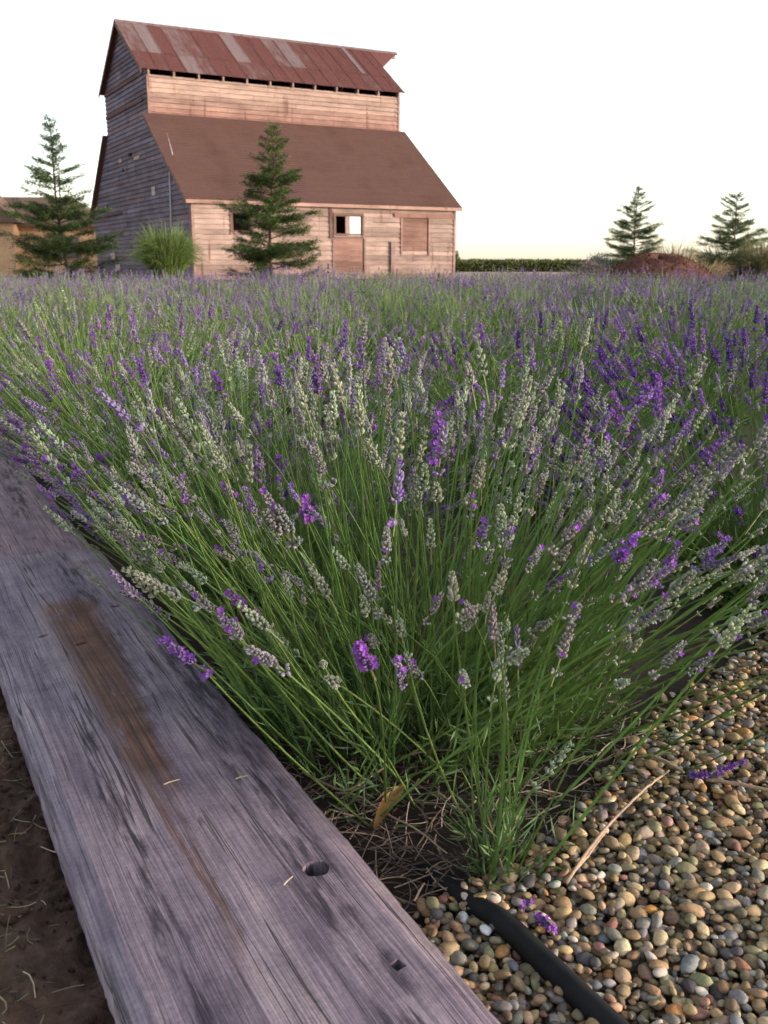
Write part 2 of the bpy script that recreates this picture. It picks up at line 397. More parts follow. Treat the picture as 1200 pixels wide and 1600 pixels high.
def pebble_template(seed):
    r = np.random.default_rng(seed); bm = bmesh.new(); bmesh.ops.create_icosphere(bm, subdivisions=2, radius=1.0)
    V = np.array([v.co[:] for v in bm.verts]); F = np.array([[v.index for v in f.verts] for f in bm.faces]); bm.free()
    s = np.ones(len(V))
    for k in range(5):
        d = unit(r.normal(size=3)); s = s + r.uniform(-.16, .16) * (V @ d) ** 2 + r.uniform(-.10, .10) * (V @ d)
    for k in range(5):   # worn flats
        d = unit(r.normal(size=3)); c = r.uniform(.62, .86); h = (V * s[:, None]) @ d; s = np.where(h > c, s * (c + (h - c) * .3) / h, s)
    V = V * s[:, None] * np.array([1.22 * r.uniform(.9, 1.15), r.uniform(.78, 1.0), r.uniform(.42, .66)])
    return V, F
PT = [pebble_template(100 + k) for k in range(12)]
PCOL = np.array([[.30, .21, .12], [.25, .17, .10], [.35, .26, .16], [.20, .15, .10], [.30, .24, .18], [.19, .175, .16], [.26, .25, .24], [.13, .12, .12], [.33, .19, .13], [.42, .33, .22], [.24, .15, .12], [.40, .22, .09], [.17, .13, .09], [.52, .46, .40], [.22, .20, .13], [.075, .07, .075], [.30, .14, .11], [.17, .165, .185]])
PW = np.array([11, 11, 9, 9, 8, 7, 5, 5, 4, 5, 5, 2.5, 8, 1.6, 7, 3, 1.2, 4]); PW = PW / PW.sum()
cell = .002; hx0, hy0 = -.06, .34; NXH, NYH = 700, 900
HM = np.full((NXH, NYH), -.004); HM += .006 * vnoise(*np.meshgrid(np.arange(NXH) * cell, np.arange(NYH) * cell, indexing='ij'), 12, 33, 3)
peb = []
for k in range(84000):
    x = rng.uniform(-.05, 1.30); y = rng.uniform(.36, 2.10)
    ey = gravel_edge_y(x) + .025 * rng.normal()
    if y > ey or x * NV[0] + y * NV[1] < .358 or y < x * .80 - .02: continue
    s = float(np.clip(np.exp(rng.normal(math.log(.0050), .33)), .0020, .0092))
    ti = rng.integers(12); yaw = rng.uniform(0, 2 * np.pi); tx, ty = rng.normal(0, .26, 2)
    ci, cj = int((x - hx0) / cell), int((y - hy0) / cell); rr = max(2, int(s * 1.05 / cell))
    i0, i1, j0, j1 = ci - rr, ci + rr + 1, cj - rr, cj + rr + 1
    if i0 < 0 or j0 < 0 or i1 > NXH or j1 > NYH: continue
    a, b = np.meshgrid(np.arange(i0, i1) - ci, np.arange(j0, j1) - cj, indexing='ij'); q = 1 - (a * a + b * b) / (rr + .5) ** 2; m = q > 0
    patch = HM[i0:i1, j0:j1]; hz = s * .54
    base = np.percentile(patch[m], 62)
    if base > .009: continue
    z = base + hz * .72
    top = z + hz * np.sqrt(np.clip(q, 0, 1))
    patch[m] = np.maximum(patch[m], top[m])
    peb.append((x, y, z, s, ti, yaw, tx, ty))
peb = np.array(peb)
cy, sy = np.cos(peb[:, 5]), np.sin(peb[:, 5]); o1 = np.ones(len(peb)); o0 = 0 * o1
Rz = np.stack([np.stack([cy, -sy, o0], -1), np.stack([sy, cy, o0], -1), np.stack([o0, o0, o1], -1)], 1)
cx, sx = np.cos(peb[:, 6]), np.sin(peb[:, 6]); Rx = np.stack([np.stack([o1, o0, o0], -1), np.stack([o0, cx, -sx], -1), np.stack([o0, sx, cx], -1)], 1)
cb, sb = np.cos(peb[:, 7]), np.sin(peb[:, 7]); Ry = np.stack([np.stack([cb, o0, sb], -1), np.stack([o0, o1, o0], -1), np.stack([-sb, o0, cb], -1)], 1)
PM = Rx @ Ry @ Rz
pc = np.array([1.04, 1.0, .92]) * PCOL[rng.choice(len(PCOL), len(peb), p=PW)] * rng.uniform(.75, 1.2, (len(peb), 1)) * rng.uniform(.93, 1.07, (len(peb), 3))
# a few to copy from the photograph: two white ones by the pipe, one orange, one pink
for (x, y, c) in [(.076, .772, (.50, .49, .50)), (.082, .749, (.70, .68, .70)), (.262, .785, (.48, .22, .06)), (.155, .775, (.55, .38, .27)), (.20, .735, (.34, .17, .15))]:
    k = np.argmin((peb[:, 0] - x) ** 2 + (peb[:, 1] - y) ** 2 - peb[:, 2] * .02); pc[k] = c
dist = np.hypot(np.hypot(peb[:, 0], peb[:, 1]), .6)
vis = np.array([peb[k, 2] + peb[k, 3] * .6 >= HM[int((peb[k, 0] - hx0) / cell), int((peb[k, 1] - hy0) / cell)] - .002 for k in range(len(peb))])
infr = (np.abs(peb[:, 0]) < .385 * (peb[:, 1] * .968 + .15)) & (peb[:, 1] > .60)
score = np.where(vis & infr, peb[:, 3] / dist, 0); top = np.argsort(-score)[:300]; sel = np.zeros(len(peb), bool); sel[top] = True
PME = [make_mesh('pebble', v, f, None, M_PEBBLE, True) for v, f in PT]
from mathutils import Matrix
for k in top:
    o = obj('pebble', PME[int(peb[k, 4])], gravel, color=pc[k])
    m = Matrix((PM[k] * peb[k, 3]).tolist()).to_4x4(); m.translation = peb[k, :3]; o.matrix_local = m
VV, FF, CC, nn = [], [], [], 0
for t in range(12):
    w = np.where(~sel & (peb[:, 4] == t))[0]
    v, f_, c = inst(PT[t][0], PT[t][1], np.ones((len(PT[t][0]), 3)), PM[w] * peb[w, 3][:, None, None], peb[w, :3], pc[w])
    VV.append(v); FF.append(f_ + nn); CC.append(c); nn += len(v)
tag(obj('pebbles', make_mesh('pebbles', np.concatenate(VV), np.concatenate(FF), np.concatenate(CC), M_PEBBLE, True), gravel), kind='stuff')

# ------------------------------------------------------------------ board edging
def plank(name, d0, d1, label, holes, z=0.07, dz=0.0, n0=.107, n1=.350):
    bm = bmesh.new(); r = np.random.default_rng(int(d0 * 100) + 50)
    nd = int((d1 - d0) / .012); nw = 14
    ys = np.linspace(0, d1 - d0, nd); ws = np.linspace(0, n1 - n0, nw)
    Y, Wd = np.meshgrid(ys, ws, indexing='ij')
    edge0 = .0016 * np.cumsum(r.normal(size=nd)) ; edge0 = (edge0 - np.linspace(edge0[0], edge0[-1], nd)) * .08 + r.normal(0, .0004, nd)
    edge1 = .0016 * np.cumsum(r.normal(size=nd)); edge1 = (edge1 - np.linspace(edge1[0], edge1[-1], nd)) * .16 + r.normal(0, .0005, nd)
    k = (Wd / (n1 - n0)); Xw = Wd + edge0[:, None] * (1 - k) + edge1[:, None] * k
    Zt = -.0035 * (2 * k - 1) ** 2 + .0012 * vnoise(Xw * 9, Y, 6, 77, 3)
    rnd = .0035 * (np.clip(1 - Wd / .006, 0, 1) + np.clip(1 - (n1 - n0 - Wd) / .006, 0, 1)) + .003 * (np.clip(1 - Y / .01, 0, 1) + np.clip(1 - (d1 - d0 - Y) / .01, 0, 1))
    top = np.stack([Xw, Y, Zt - rnd], -1).reshape(-1, 3); bot = top.copy(); bot[:, 2] = -.040
    i = np.arange(nd - 1)[:, None] * nw; j = np.arange(nw - 1)[None]; Nt = nd * nw
    qt = np.stack([i + j, i + j + 1, i + nw + j + 1, i + nw + j], -1).reshape(-1, 4); qb = qt[:, ::-1] + Nt
    # orientation: x across, y along -> normal up needs (i+j, i+j+1 (x), ...)
    e = []
    for a in range(nd - 1):
        e.append([a * nw, (a + 1) * nw, (a + 1) * nw + Nt, a * nw + Nt]); e.append([(a + 1) * nw + nw - 1, a * nw + nw - 1, a * nw + nw - 1 + Nt, (a + 1) * nw + nw - 1 + Nt])
    for b in range(nw - 1):
        e.append([b + 1, b, b + Nt, b + 1 + Nt]); e.append([(nd - 1) * nw + b, (nd - 1) * nw + b + 1, (nd - 1) * nw + b + 1 + Nt, (nd - 1) * nw + b + Nt])
    me = make_mesh(name, np.concatenate([top, bot]), [np.concatenate([qt, qb, np.array(e)])], None, M_PLANK, False)
    o = obj(name, me)
    bm = bmesh.new(); bm.from_mesh(me); bmesh.ops.recalc_face_normals(bm, faces=bm.faces); bm.to_mesh(me); bm.free()
    cuts = []
    for (hd, hn, a, b, depth, rot, sides) in holes:
        m = MB(); ang = np.linspace(0, 2 * np.pi, sides, endpoint=False) + (np.pi / 4 if sides == 4 else 0)
        jit = 1 + (.05 * r.normal(size=sides) if sides > 4 else 0)
        ca, sa = math.cos(rot), math.sin(rot)
        P = np.stack([np.cos(ang) * a * jit, np.sin(ang) * b * jit], 1); P = np.stack([P[:, 0] * ca - P[:, 1] * sa, P[:, 0] * sa + P[:, 1] * ca], 1) + [hn - n0, hd - d0]
        lo = np.c_[P * .88 + .12 * np.array([hn - n0, hd - d0]), np.full(sides, -depth)]; hi = np.c_[P, np.full(sides, .02)]
        m.add(np.r_[lo, hi], [list(range(sides))[::-1], list(range(sides, 2 * sides))] + [[q, (q + 1) % sides, (q + 1) % sides + sides, q + sides] for q in range(sides)])
        cm = m.mesh('cut', M_PLANK); b2 = bmesh.new(); b2.from_mesh(cm); bmesh.ops.recalc_face_normals(b2, faces=b2.faces); b2.to_mesh(cm); b2.free(); cuts.append(cm)
    for cme in cuts:
        co = obj('cut', cme); md = o.modifiers.new('b', 'BOOLEAN'); md.object = co; md.operation = 'DIFFERENCE'; md.solver = 'EXACT'
        bpy.context.view_layer.update()
        ev = o.evaluated_get(bpy.context.evaluated_depsgraph_get()); nm = bpy.data.meshes.new_from_object(ev)
        o.modifiers.clear(); o.data = nm; bpy.data.objects.remove(co)
    o.location = dn(d0, n0, z + dz); o.rotation_euler = (0, 0, -AZ)
    return tag(o, label, 'board', 'boards edging the lavender bed')
plank('edging_board', -.15, 1.848, 'long weathered grey board in the foreground with brown stain and knot hole',
      [(.702, .303, .0135, .0125, .026, .3, 22), (.558, .309, .0075, .0075, .036, .25, 4), (1.404, .177, .0085, .0045, .03, .5, 8), (1.345, .220, .0105, .0050, .022, .2, 8), (1.484, .300, .0105, .0045, .03, .1, 8)])
plank('edging_board', 1.858, 5.6, 'farther weathered board butting the end of the long foreground board', [(2.03, .150, .003, .003, .02, 0, 7), (2.12, .185, .004, .003, .02, 0, 7)], dz=-.013, n0=.105, n1=.347).color = (1.12, .98, .92, 1)
plank('edging_board', 5.606, 9.4, 'distant edging board hidden among the lavender, past two nearer boards', [], dz=-.002)

def stick(name, pts, r, mat, label=None, cat=None, k=6, group=None, r2=None):
    P = np.array(pts, float)
    if len(P) > 2:   # smooth with Catmull-Rom
        Q = []
        ext = np.r_[[2 * P[0] - P[1]], P, [2 * P[-1] - P[-2]]]
        for a in range(len(P) - 1):
            p0, p1, p2, p3 = ext[a:a + 4]
            for t in np.linspace(0, 1, 6, endpoint=False): Q.append(.5 * ((2 * p1) + (-p0 + p2) * t + (2 * p0 - 5 * p1 + 4 * p2 - p3) * t * t + (-p0 + 3 * p1 - 3 * p2 + p3) * t ** 3))
        Q.append(P[-1]); P = np.array(Q)
    else: P = np.linspace(P[0], P[1], 6)
    c0 = P[0].copy(); P = P - c0
    P[1:-1] += np.random.default_rng(len(name) + int(abs(c0[0]) * 1e4)).normal(0, r * (.12 if mat is not M_HOSE else .02), P[1:-1].shape)
    m = MB(); m.tube(P, np.linspace(r, r2 or r * .7, len(P)), k)
    o = obj(name, m.mesh(name, mat, True)); o.location = c0
    if label: tag(o, label, cat, group)
    return o

# straw on the boards and things on the gravel
zt = .0708
for d, n, l, a, lab in [(1.80, .235, .018, .9, 'short pale straw lying near the joint of the two edging boards'), (.905, .228, .018, 1.45, 'curved pale straw on the brown stain of the foreground board'), (.880, .296, .013, 1.5, 'tiny straw on the dark streak of the foreground board'),
                        (1.47, .325, .03, 1.4, 'thin pale straw beside the small slit near the right edge of board'), (.692, .272, .014, 1.0, 'small straw bit beside the knot hole of the foreground board')]:
    p = dn(d, n, zt); ca, sa = math.cos(a) * l / 2, math.sin(a) * l / 2; q = lambda s, b=0: dn(d + ca * s + b * sa, n + sa * s - b * ca, zt + .0012)
    stick('straw', [q(-1), q(0, .12), q(1)], .0009, M_STRAW, lab, 'straw', 5, 'straws on the boards')
stick('straw', [dn(.697, .297, .0455), dn(.702, .303, .0475), dn(.708, .308, .054)], .0010, M_STRAW, 'bit of straw lodged inside the round knot hole', 'straw', 5, 'straws on the boards')

pipe = stick('irrigation_pipe', [(.030, .905, -.034), (.052, .860, -.012), (.0785, .812, -.003), (.107, .764, .012), (.137, .714, .012), (.161, .672, .012), (.184, .632, .012), (.214, .58, .012), (.27, .48, .012)], .0112, M_HOSE,
             'black poly irrigation pipe running out of the plant over gravel', 'pipe', 16, None, .0112)
stick('dry_stick', [(.176, .806, .022), (.215, .868, .024), (.265, .938, .022), (.300, .978, .024), (.337, 1.021, .020)], .0020, M_TWIG, 'long bare tan stick lying on the gravel beside the lavender', 'stick', 7, 'dry stems lying on the gravel', .0013)
stick('dry_stick', [(.176, .812, .020), (.205, .850, .021), (.235, .896, .021)], .0020, M_TWIG, 'thin tan stick lying against the lower end of the long stick', 'stick', 6, 'dry stems lying on the gravel', .0014)
stick('dry_stick', [(.322, 1.052, .024), (.338, 1.036, .023), (.355, 1.020, .018)], .0024, M_TWIG, 'short tan stick just above the top end of the long stick', 'stick', 6, 'dry stems lying on the gravel')
stick('dry_stick', [(.375, 1.002, .020), (.412, .985, .022), (.455, .965, .022)], .0026, M_TWIG, 'short tan stick at the right edge next to fallen violet blossom', 'stick', 6, 'dry stems lying on the gravel')
stick('withered_twig', [(-.098, 1.032, .012), (-.070, 1.012, .008), (-.041, .992, .012), (-.005, 1.018, .022), (.031, 1.044, .028), (.075, 1.052, .030), (.117, 1.050, .022)], .0017, M_TWIG, 'long pinkish dry stem arching over soil under the front plant', 'stem', 6, 'dry stems under the front plant', .0013)
stick('withered_twig', [(-.055, .985, .012), (-.030, .960, .024), (.000, .928, .022), (.035, .898, .020), (.065, .868, .012)], .0013, M_TWIG, 'thin dry stem crossing dark soil beside the brown leaf', 'stem', 6, 'dry stems under the front plant')
stick('withered_twig', [(-.07, 1.10, .012), (-.04, 1.075, .020), (.0, 1.10, .035), (.03, 1.15, .05)], .0012, M_TWIG, 'short dry stem rising at the left foot of the front plant', 'stem', 6, 'dry stems under the front plant')
# the dry brown leaf
t = np.linspace(0, 1, 9); w = .0085 * np.sin(np.pi * np.clip(t, .03, .97)) ** .7
a = np.array([-.010, .908, .014]); b = np.array([.022, .966, .030]); ax = a + (b - a) * t[:, None]; ax[:, 2] += .006 * np.sin(np.pi * t); sd = unit(np.cross(b - a, [0, 0, 1.0])) * 1.0
V = np.stack([ax + sd * w[:, None] + [0, 0, .004], ax, ax - sd * w[:, None] + [0, 0, .003]], 1).reshape(-1, 3); V = np.r_[V, V - [0, 0, .0006]]
Q = [[3 * i + j, 3 * i + j + 1, 3 * i + j + 4, 3 * i + j + 3] for i in range(8) for j in range(2)]; Q += [[c + 27 for c in q[::-1]] for q in Q]
tag(obj('dry_leaf', make_mesh('dry_leaf', V - a, np.array(Q), None, M_LEAF, True), loc=a), 'narrow orange brown dry leaf lying on soil by the board', 'leaf')

# ------------------------------------------------------------------ lavender
def calyx(L, r, k, rings):
    """small pointed bud along +z, narrow foot, open mouth"""
    prof = {2: [(0, .35), (.62, 1.0), (1.0, .15)], 3: [(0, .35), (.35, .85), (.72, 1.0), (1.0, .30)]}[rings]
    ang = np.linspace(0, 2 * np.pi, k, endpoint=False); V = []
    for z, q in prof: V += [(math.cos(a) * r * q, math.sin(a) * r * q, z * L) for a in ang]
    n = len(prof); F = []
    for i in range(n - 1):
        for j in range(k):
            a, b, c, d = i * k + j, i * k + (j + 1) % k, (i + 1) * k + (j + 1) % k, (i + 1) * k + j
            F += [(a, b, c), (a, c, d)]
    for j in range(1, k - 1): F.append(((n - 1) * k, (n - 1) * k + j, (n - 1) * k + j + 1))
    return np.array(V), np.array(F)

def spike_template(seed, kind, lod):
    """flower spike along +z, base at z=0; lod 0 fine, 1 medium, 2 coarse. Colours are absolute."""
    r = np.random.default_rng(seed); Vs, Fs, Cs = [], [], []; n = 0
    def put(V, F, C):
        nonlocal n
        Vs.append(V); Fs.append(F + n); Cs.append(np.broadcast_to(C, (len(V), 3)) if np.ndim(C) == 1 else C); n += len(V)
    pal = {'fresh': ((.13, .205, .055), (.17, .25, .08), 0.0), 'green': ((.225, .265, .170), (.30, .325, .24), 0.0), 'grey': ((.205, .21, .185), (.27, .255, .265), .02), 'mauve': ((.205, .165, .245), (.27, .195, .37), .08),
           'violet': ((.135, .088, .20), (.205, .11, .35), .34), 'dark': ((.060, .038, .115), (.11, .055, .22), .26)}[kind]
    L = r.uniform(.030, .050); nwh = [7, 6, 4][lod] + (0 if lod == 2 else r.integers(-1, 2)); per = [8, 6, 4][lod]
    zs = list(np.linspace(.010, L, nwh)); 
    if r.random() < .7: zs = [-.006 - r.uniform(0, .01)] + zs
    cl = .0062 if lod < 2 else .0085; cr = .00150 if lod == 0 else (.0018 if lod == 1 else .0030)
    CV, CF = calyx(cl, cr, [5, 4, 3][lod], 3 if lod == 0 else 2)
    for wi, z in enumerate(zs):
        k = wi / max(1, len(zs) - 1); sc = (1.0 - .42 * k ** 2) * r.uniform(.88, 1.1)
        for q in range(per - (2 if z < 0 and lod < 2 else 0)):
            if r.random() < .08: continue
            ph = q / per * 2 * np.pi + r.uniform(-.35, .35) + wi * .5; el = r.uniform(.72, 1.12) + .28 * k
            d = np.array([math.cos(ph) * math.cos(el), math.sin(ph) * math.cos(el), math.sin(el)])
            M = frames(d[None], np.array([r.uniform(0, 6)]))[0] * sc * r.uniform(.85, 1.15)
            p0 = np.array([math.cos(ph) * .0010, math.sin(ph) * .0010, z + r.uniform(-.0015, .0015)])
            zz = CV[:, 2:3] / cl; cc = (np.array(pal[0]) * (1 - zz) + np.array(pal[1]) * zz) * r.uniform(.75, 1.25)
            put(CV @ M.T + p0, CF, cc)
            if r.random() < pal[2]:   # an open floret: two lips of small petals
                tip = p0 + d * cl * sc * .95; fc = np.array([.27, .085, .43]) * r.uniform(.75, 1.2) if kind != 'dark' else np.array([.13, .055, .29]) * r.uniform(.7, 1.3)
                npet = [5, 3, 2][lod]; fs = [.0040, .0044, .0065][lod]
                pd = unit(frames(d[None], np.zeros(1))[0] @ np.stack([np.cos(np.arange(npet) * 2 * np.pi / npet), np.sin(np.arange(npet) * 2 * np.pi / npet), np.full(npet, .75)], 0)).T if False else \
                     unit((frames(d[None], np.zeros(1))[0] @ np.stack([np.cos(np.arange(npet) * 2 * np.pi / npet), np.sin(np.arange(npet) * 2 * np.pi / npet), np.full(npet, .75)], 0)).T)
                lv, lf = leaf_arrays(np.repeat(tip[None], npet, 0), pd, np.cross(pd, d[None] + .01), fs * r.uniform(.8, 1.2), fs * .75, .15)
                put(lv, lf, fc)
    ax, q = tube(np.array([[0, 0, -.02], [0, 0, L * .5], [0, 0, L]]), [.0007, .0009, .0005], 3)
    put(ax, np.concatenate([q[:, [0, 1, 2]], q[:, [0, 2, 3]]]), np.array([.17, .20, .09]))
    return np.concatenate(Vs), np.concatenate(Fs), np.concatenate(Cs)
KINDS = ['green', 'grey', 'mauve', 'violet', 'dark', 'fresh']
SPK = {(k, v, lod): spike_template(31 * ki + 7 * v + 3, k, lod) for ki, k in enumerate(KINDS) for v in range(4) for lod in range(3)}
SPK_ME = {}
def spike_mesh(k, v):
    if (k, v) not in SPK_ME: SPK_ME[k, v] = make_mesh('flower_spike', *[SPK[k, v, 0][0], SPK[k, v, 0][1], SPK[k, v, 0][2]], M_SPIKE)
    return SPK_ME[k, v]

def lavender_data(seed, Rr, Hh, nst, nleaf, lod, mix, base_r=.11, sq=None, thmax=80, tl=None, n_p=None, keep=.5, size=1.0, stem_col=(.155, .245, .060), short=.12):
    """arrays in plant space. sq(dx,dy)->factor shapes the outline. Returns stems, foliage arrays and spike list"""
    r = np.random.default_rng(seed)
    th = np.radians(thmax) * np.sqrt(r.uniform(0, 1, nst)) ** .92; ph = r.uniform(0, 2 * np.pi, nst)
    dx, dy = np.cos(ph), np.sin(ph); f = np.ones(nst) if sq is None else sq(dx, dy)
    th = th if tl is None else th * tl(dx, dy)
    pb = base_r * np.sqrt(r.uniform(0, 1, nst)) * .8; P0 = np.stack([dx * pb * .7 + r.normal(0, .3 * base_r, nst), dy * pb * .7 + r.normal(0, .3 * base_r, nst), np.full(nst, .0)], 1)
    ln = np.clip(r.normal(1.0, .075, nst), .72, 1.12); ln = np.where(r.random(nst) < short, ln * r.uniform(.55, .85, nst), ln)
    tip = np.stack([dx * Rr * f * np.sin(th) * ln, dy * Rr * f * np.sin(th) * ln, Hh * np.cos(th) ** .75 * ln + .02], 1) + P0 * [keep, keep, 0]
    tip += r.normal(0, .018, tip.shape) * [1, 1, .6]; tip[:, 2] = np.maximum(tip[:, 2], .05)
    mid = P0 * .5 + tip * .5 + np.stack([dx, dy, 0 * dx], 1) * (.10 * np.sin(th) * Rr)[:, None] * r.uniform(-.4, 1.2, nst)[:, None]; mid[:, 2] = tip[:, 2] * r.uniform(.42, .60, nst) + .02
    mid += r.normal(0, .016, mid.shape)
    if n_p is not None:   # stems lean along the board instead of lying across it
        nb_ = n_p + P0[:, 0] * NV[0] + P0[:, 1] * NV[1]; sh = np.maximum(.385 + np.abs(r.normal(0, .03, nst)) - nb_, 0); P0[:, 0] += NV[0] * sh; P0[:, 1] += NV[1] * sh
        for A in (tip, mid):
            nn_ = n_p + A[:, 0] * NV[0] + A[:, 1] * NV[1]; lim = .352 * (.6 - np.clip(A[:, 2], 0, .45)) / .53 + r.normal(0, .018, nst); m_ = .075
            new = np.where(nn_ < lim + m_, lim + m_ * np.exp(np.minimum((nn_ - lim - m_) / m_, 0)), nn_)
            A[:, 0] += NV[0] * (new - nn_); A[:, 1] += NV[1] * (new - nn_)
    k = [7, 5, 4][lod]; t = np.linspace(0, 1, k)[None, :, None]
    C = (1 - t) ** 2 * P0[:, None] + 2 * t * (1 - t) * mid[:, None] + t * t * tip[:, None]
    d = unit(np.gradient(C, axis=1)); a = unit(np.cross(d, np.array([.13, .99, .05]))); b = np.cross(d, a)
    rad = [.00145, .0015, .0022][lod] * (1.15 - .45 * t) * r.uniform(.75, 1.2, nst)[:, None, None]
    ang = np.arange(3) * 2 * np.pi / 3
    SV = (C[:, :, None] + (a[:, :, None] * np.cos(ang)[:, None] + b[:, :, None] * np.sin(ang)[:, None]) * rad[:, :, None])
    q = []
    for i in range(k - 1):
        for j in range(3): q.append([i * 3 + j, i * 3 + (j + 1) % 3, (i + 1) * 3 + (j + 1) % 3, (i + 1) * 3 + j])
    SQ = (np.arange(nst)[:, None, None] * (3 * k) + np.array(q)[None]).reshape(-1, 4)
    sc = np.array(stem_col) * r.uniform(.7, 1.35, (nst, 1)) * r.uniform(.9, 1.1, (nst, 3))
    SCc = np.repeat(sc, 3 * k, 0); stems = (SV.reshape(-1, 3), SQ, SCc)
    # leaves: most on the lower shoots, pairs along the stems
    si = r.integers(nst, size=nleaf); tt = np.abs(r.normal(.0, .25, nleaf)); tt = np.where(tt > .72, r.uniform(0, .5, nleaf), tt)[:, None]
    LP = (1 - tt) ** 2 * P0[si] + 2 * tt * (1 - tt) * mid[si] + tt * tt * tip[si]
    sd = unit(2 * (1 - tt) * (mid - P0)[si] + 2 * tt * (tip - mid)[si])
    side = unit(np.cross(sd, r.normal(size=(nleaf, 3)))); LP = LP + side * r.uniform(0, .012, (nleaf, 1)) * (1 - tt)
    LD = unit(sd * r.uniform(.5, 1.4, (nleaf, 1)) + side * r.uniform(.3, .9, (nleaf, 1)))
    ll = r.uniform(.022, .050, nleaf) * (1 - .55 * tt[:, 0]) * [1, 1.1, 1.3][lod]; lw = r.uniform(.0020, .0036, nleaf) * [1, 1.3, 2.2][lod]
    LV, LT = leaf_arrays(LP, LD, np.cross(LD, r.normal(size=(nleaf, 3))), ll, lw)
    lc = np.array([.095, .165, .052]) * r.uniform(.55, 1.5, (nleaf, 1)); dead = r.random(nleaf) < .05; lc[dead] = np.array([.20, .14, .07]) * r.uniform(.6, 1.1, (dead.sum(), 1))
    lc[:, 2] *= r.uniform(.7, 1.5, nleaf)
    fol = (LV, LT, np.repeat(lc, 4, 0))
    kinds = r.choice(len(KINDS), nst, p=np.r_[mix, [0] * (6 - len(mix))] / sum(mix)); vs = r.integers(4, size=nst)
    bend = unit(d[:, -1] + r.normal(0, .10, (nst, 3)))
    M = frames(bend, r.uniform(0, 6, nst)) * (r.uniform(.80, 1.30, nst) * size * (.92 if lod == 0 else .90))[:, None, None]
    tint = r.uniform(.75, 1.25, (nst, 1)) * r.uniform(.92, 1.08, (nst, 3))
    return stems, fol, (kinds, vs, tip, M, tint)

def merged_spikes(sp, lod, idx):
    kinds, vs, tip, M, tint = sp; VV, FF, CC, n = [], [], [], 0
    for k in range(len(KINDS)):
        for v in range(4):
            w = idx[(kinds[idx] == k) & (vs[idx] == v)]
            if not len(w): continue
            tv, tf, tc = SPK[KINDS[k], v, lod]
            a, b, c = inst(tv, tf, tc, M[w], tip[w], tint[w]); VV.append(a); FF.append(b + n); CC.append(c); n += len(a)
    return make_mesh('flower_spikes', np.concatenate(VV), np.concatenate(FF), np.concatenate(CC), M_SPIKE)

def lavender_plant(loc, data, lod, label, group, singles=0, rz=0.0):
    stems, fol, sp = data
    e = empty('lavender_plant', loc, rz); tag(e, label, 'lavender', group)
    tag(obj('stems', make_mesh('stems', stems[0], stems[1], stems[2], M_STEM), e), kind='stuff')
    tag(obj('foliage', make_mesh('foliage', fol[0], fol[1], fol[2], M_STEM), e), kind='stuff')
    n = len(sp[2]); idx = np.arange(n)
    if singles:
        c, s = math.cos(rz), math.sin(rz); W = sp[2] @ np.array([[c, s, 0], [-s, c, 0], [0, 0, 1]]) + np.array(loc)
        dd = np.linalg.norm(W - [0, 0, .6], axis=1)
        infr = np.abs(W[:, 0]) < .40 * (W[:, 1] + .12)
        dd = np.where(infr, dd, 99); order = np.argsort(dd); one = order[:singles]
        for q in one:
            o = obj('flower_spike', spike_mesh(KINDS[sp[0][q]], int(sp[1][q])), e, color=sp[4][q])
            m = Matrix(sp[3][q].tolist()).to_4x4(); m.translation = sp[2][q]; o.matrix_local = m
        idx = order[singles:]
    if len(idx): tag(obj('flower_spikes', merged_spikes(sp, lod, idx), e), kind='stuff')
    return e

PLG = 'lavender plants of the field'
# mixes: green, grey, mauve, violet, dark
right_lean = lambda dx, dy: 1 + .35 * np.clip(dx * .75 - dy * .65, 0, 1) - .40 * np.clip(dx * .85 + dy * .52, 0, 1) ** 2
lavender_plant((.045, 1.20, 0), lavender_data(1, .315, .42, 560, 6000, 0, (6, 4.6, 1.8, .6, 0), .24, right_lean, 70, lambda dx, dy: 1 - .12 * np.clip(-dy, 0, 1), n_p=.045 * NV[0] + 1.20 * NV[1], keep=.95), 0,
               'large front lavender plant with faded grey green spikes overhanging gravel and board', PLG, 300)
lavender_plant((.118, .848, 0), lavender_data(2, .13, .30, 17, 230, 0, (8, 1.5, .3, 0, 0), .035, lambda dx, dy: 1 + .7 * np.clip(dx, 0, 1), 48, short=.3), 0,
               'small sparse lavender tuft beside the black pipe on the gravel', PLG, 17)
near = [(1.62, .60, 3, (3.6, 3.8, 3.2, 1.0, 0), 'second lavender plant along the board, behind the large front one'),
        (2.26, .58, 4, (2, 2.2, 4, 1.9, .2), 'third lavender plant along the boards, purple toward the board edge'),
        (1.12, 1.40, 5, (.3, .3, .8, 3.6, 7), 'dark violet lavender plant at the right, beyond the front plant'),
        (1.98, 1.46, 6, (1.2, .6, 1, 1.4, 1.2, 5), 'bright green lavender plant between the front plant and the dark violet one'),
        (2.95, .58, 7, (4, 2.4, 1.4, .2, 0, 4), 'pale green lavender plant against the board at far left'),
        (1.00, 2.42, 8, (.8, .5, 1.2, 3, 5), 'dark violet lavender plant cut by the right edge of picture')]
for d, n, s, mx, lab in near:
    p = dn(d, n); lav = lavender_data(s, .43, .41 + .02 * (s % 3), 400, 3600, 1, mx, .13, None, 74, n_p=n if n < .8 else None)
    lavender_plant(tuple(p), lav, 1, lab, PLG, 200 if s < 7 else 120)
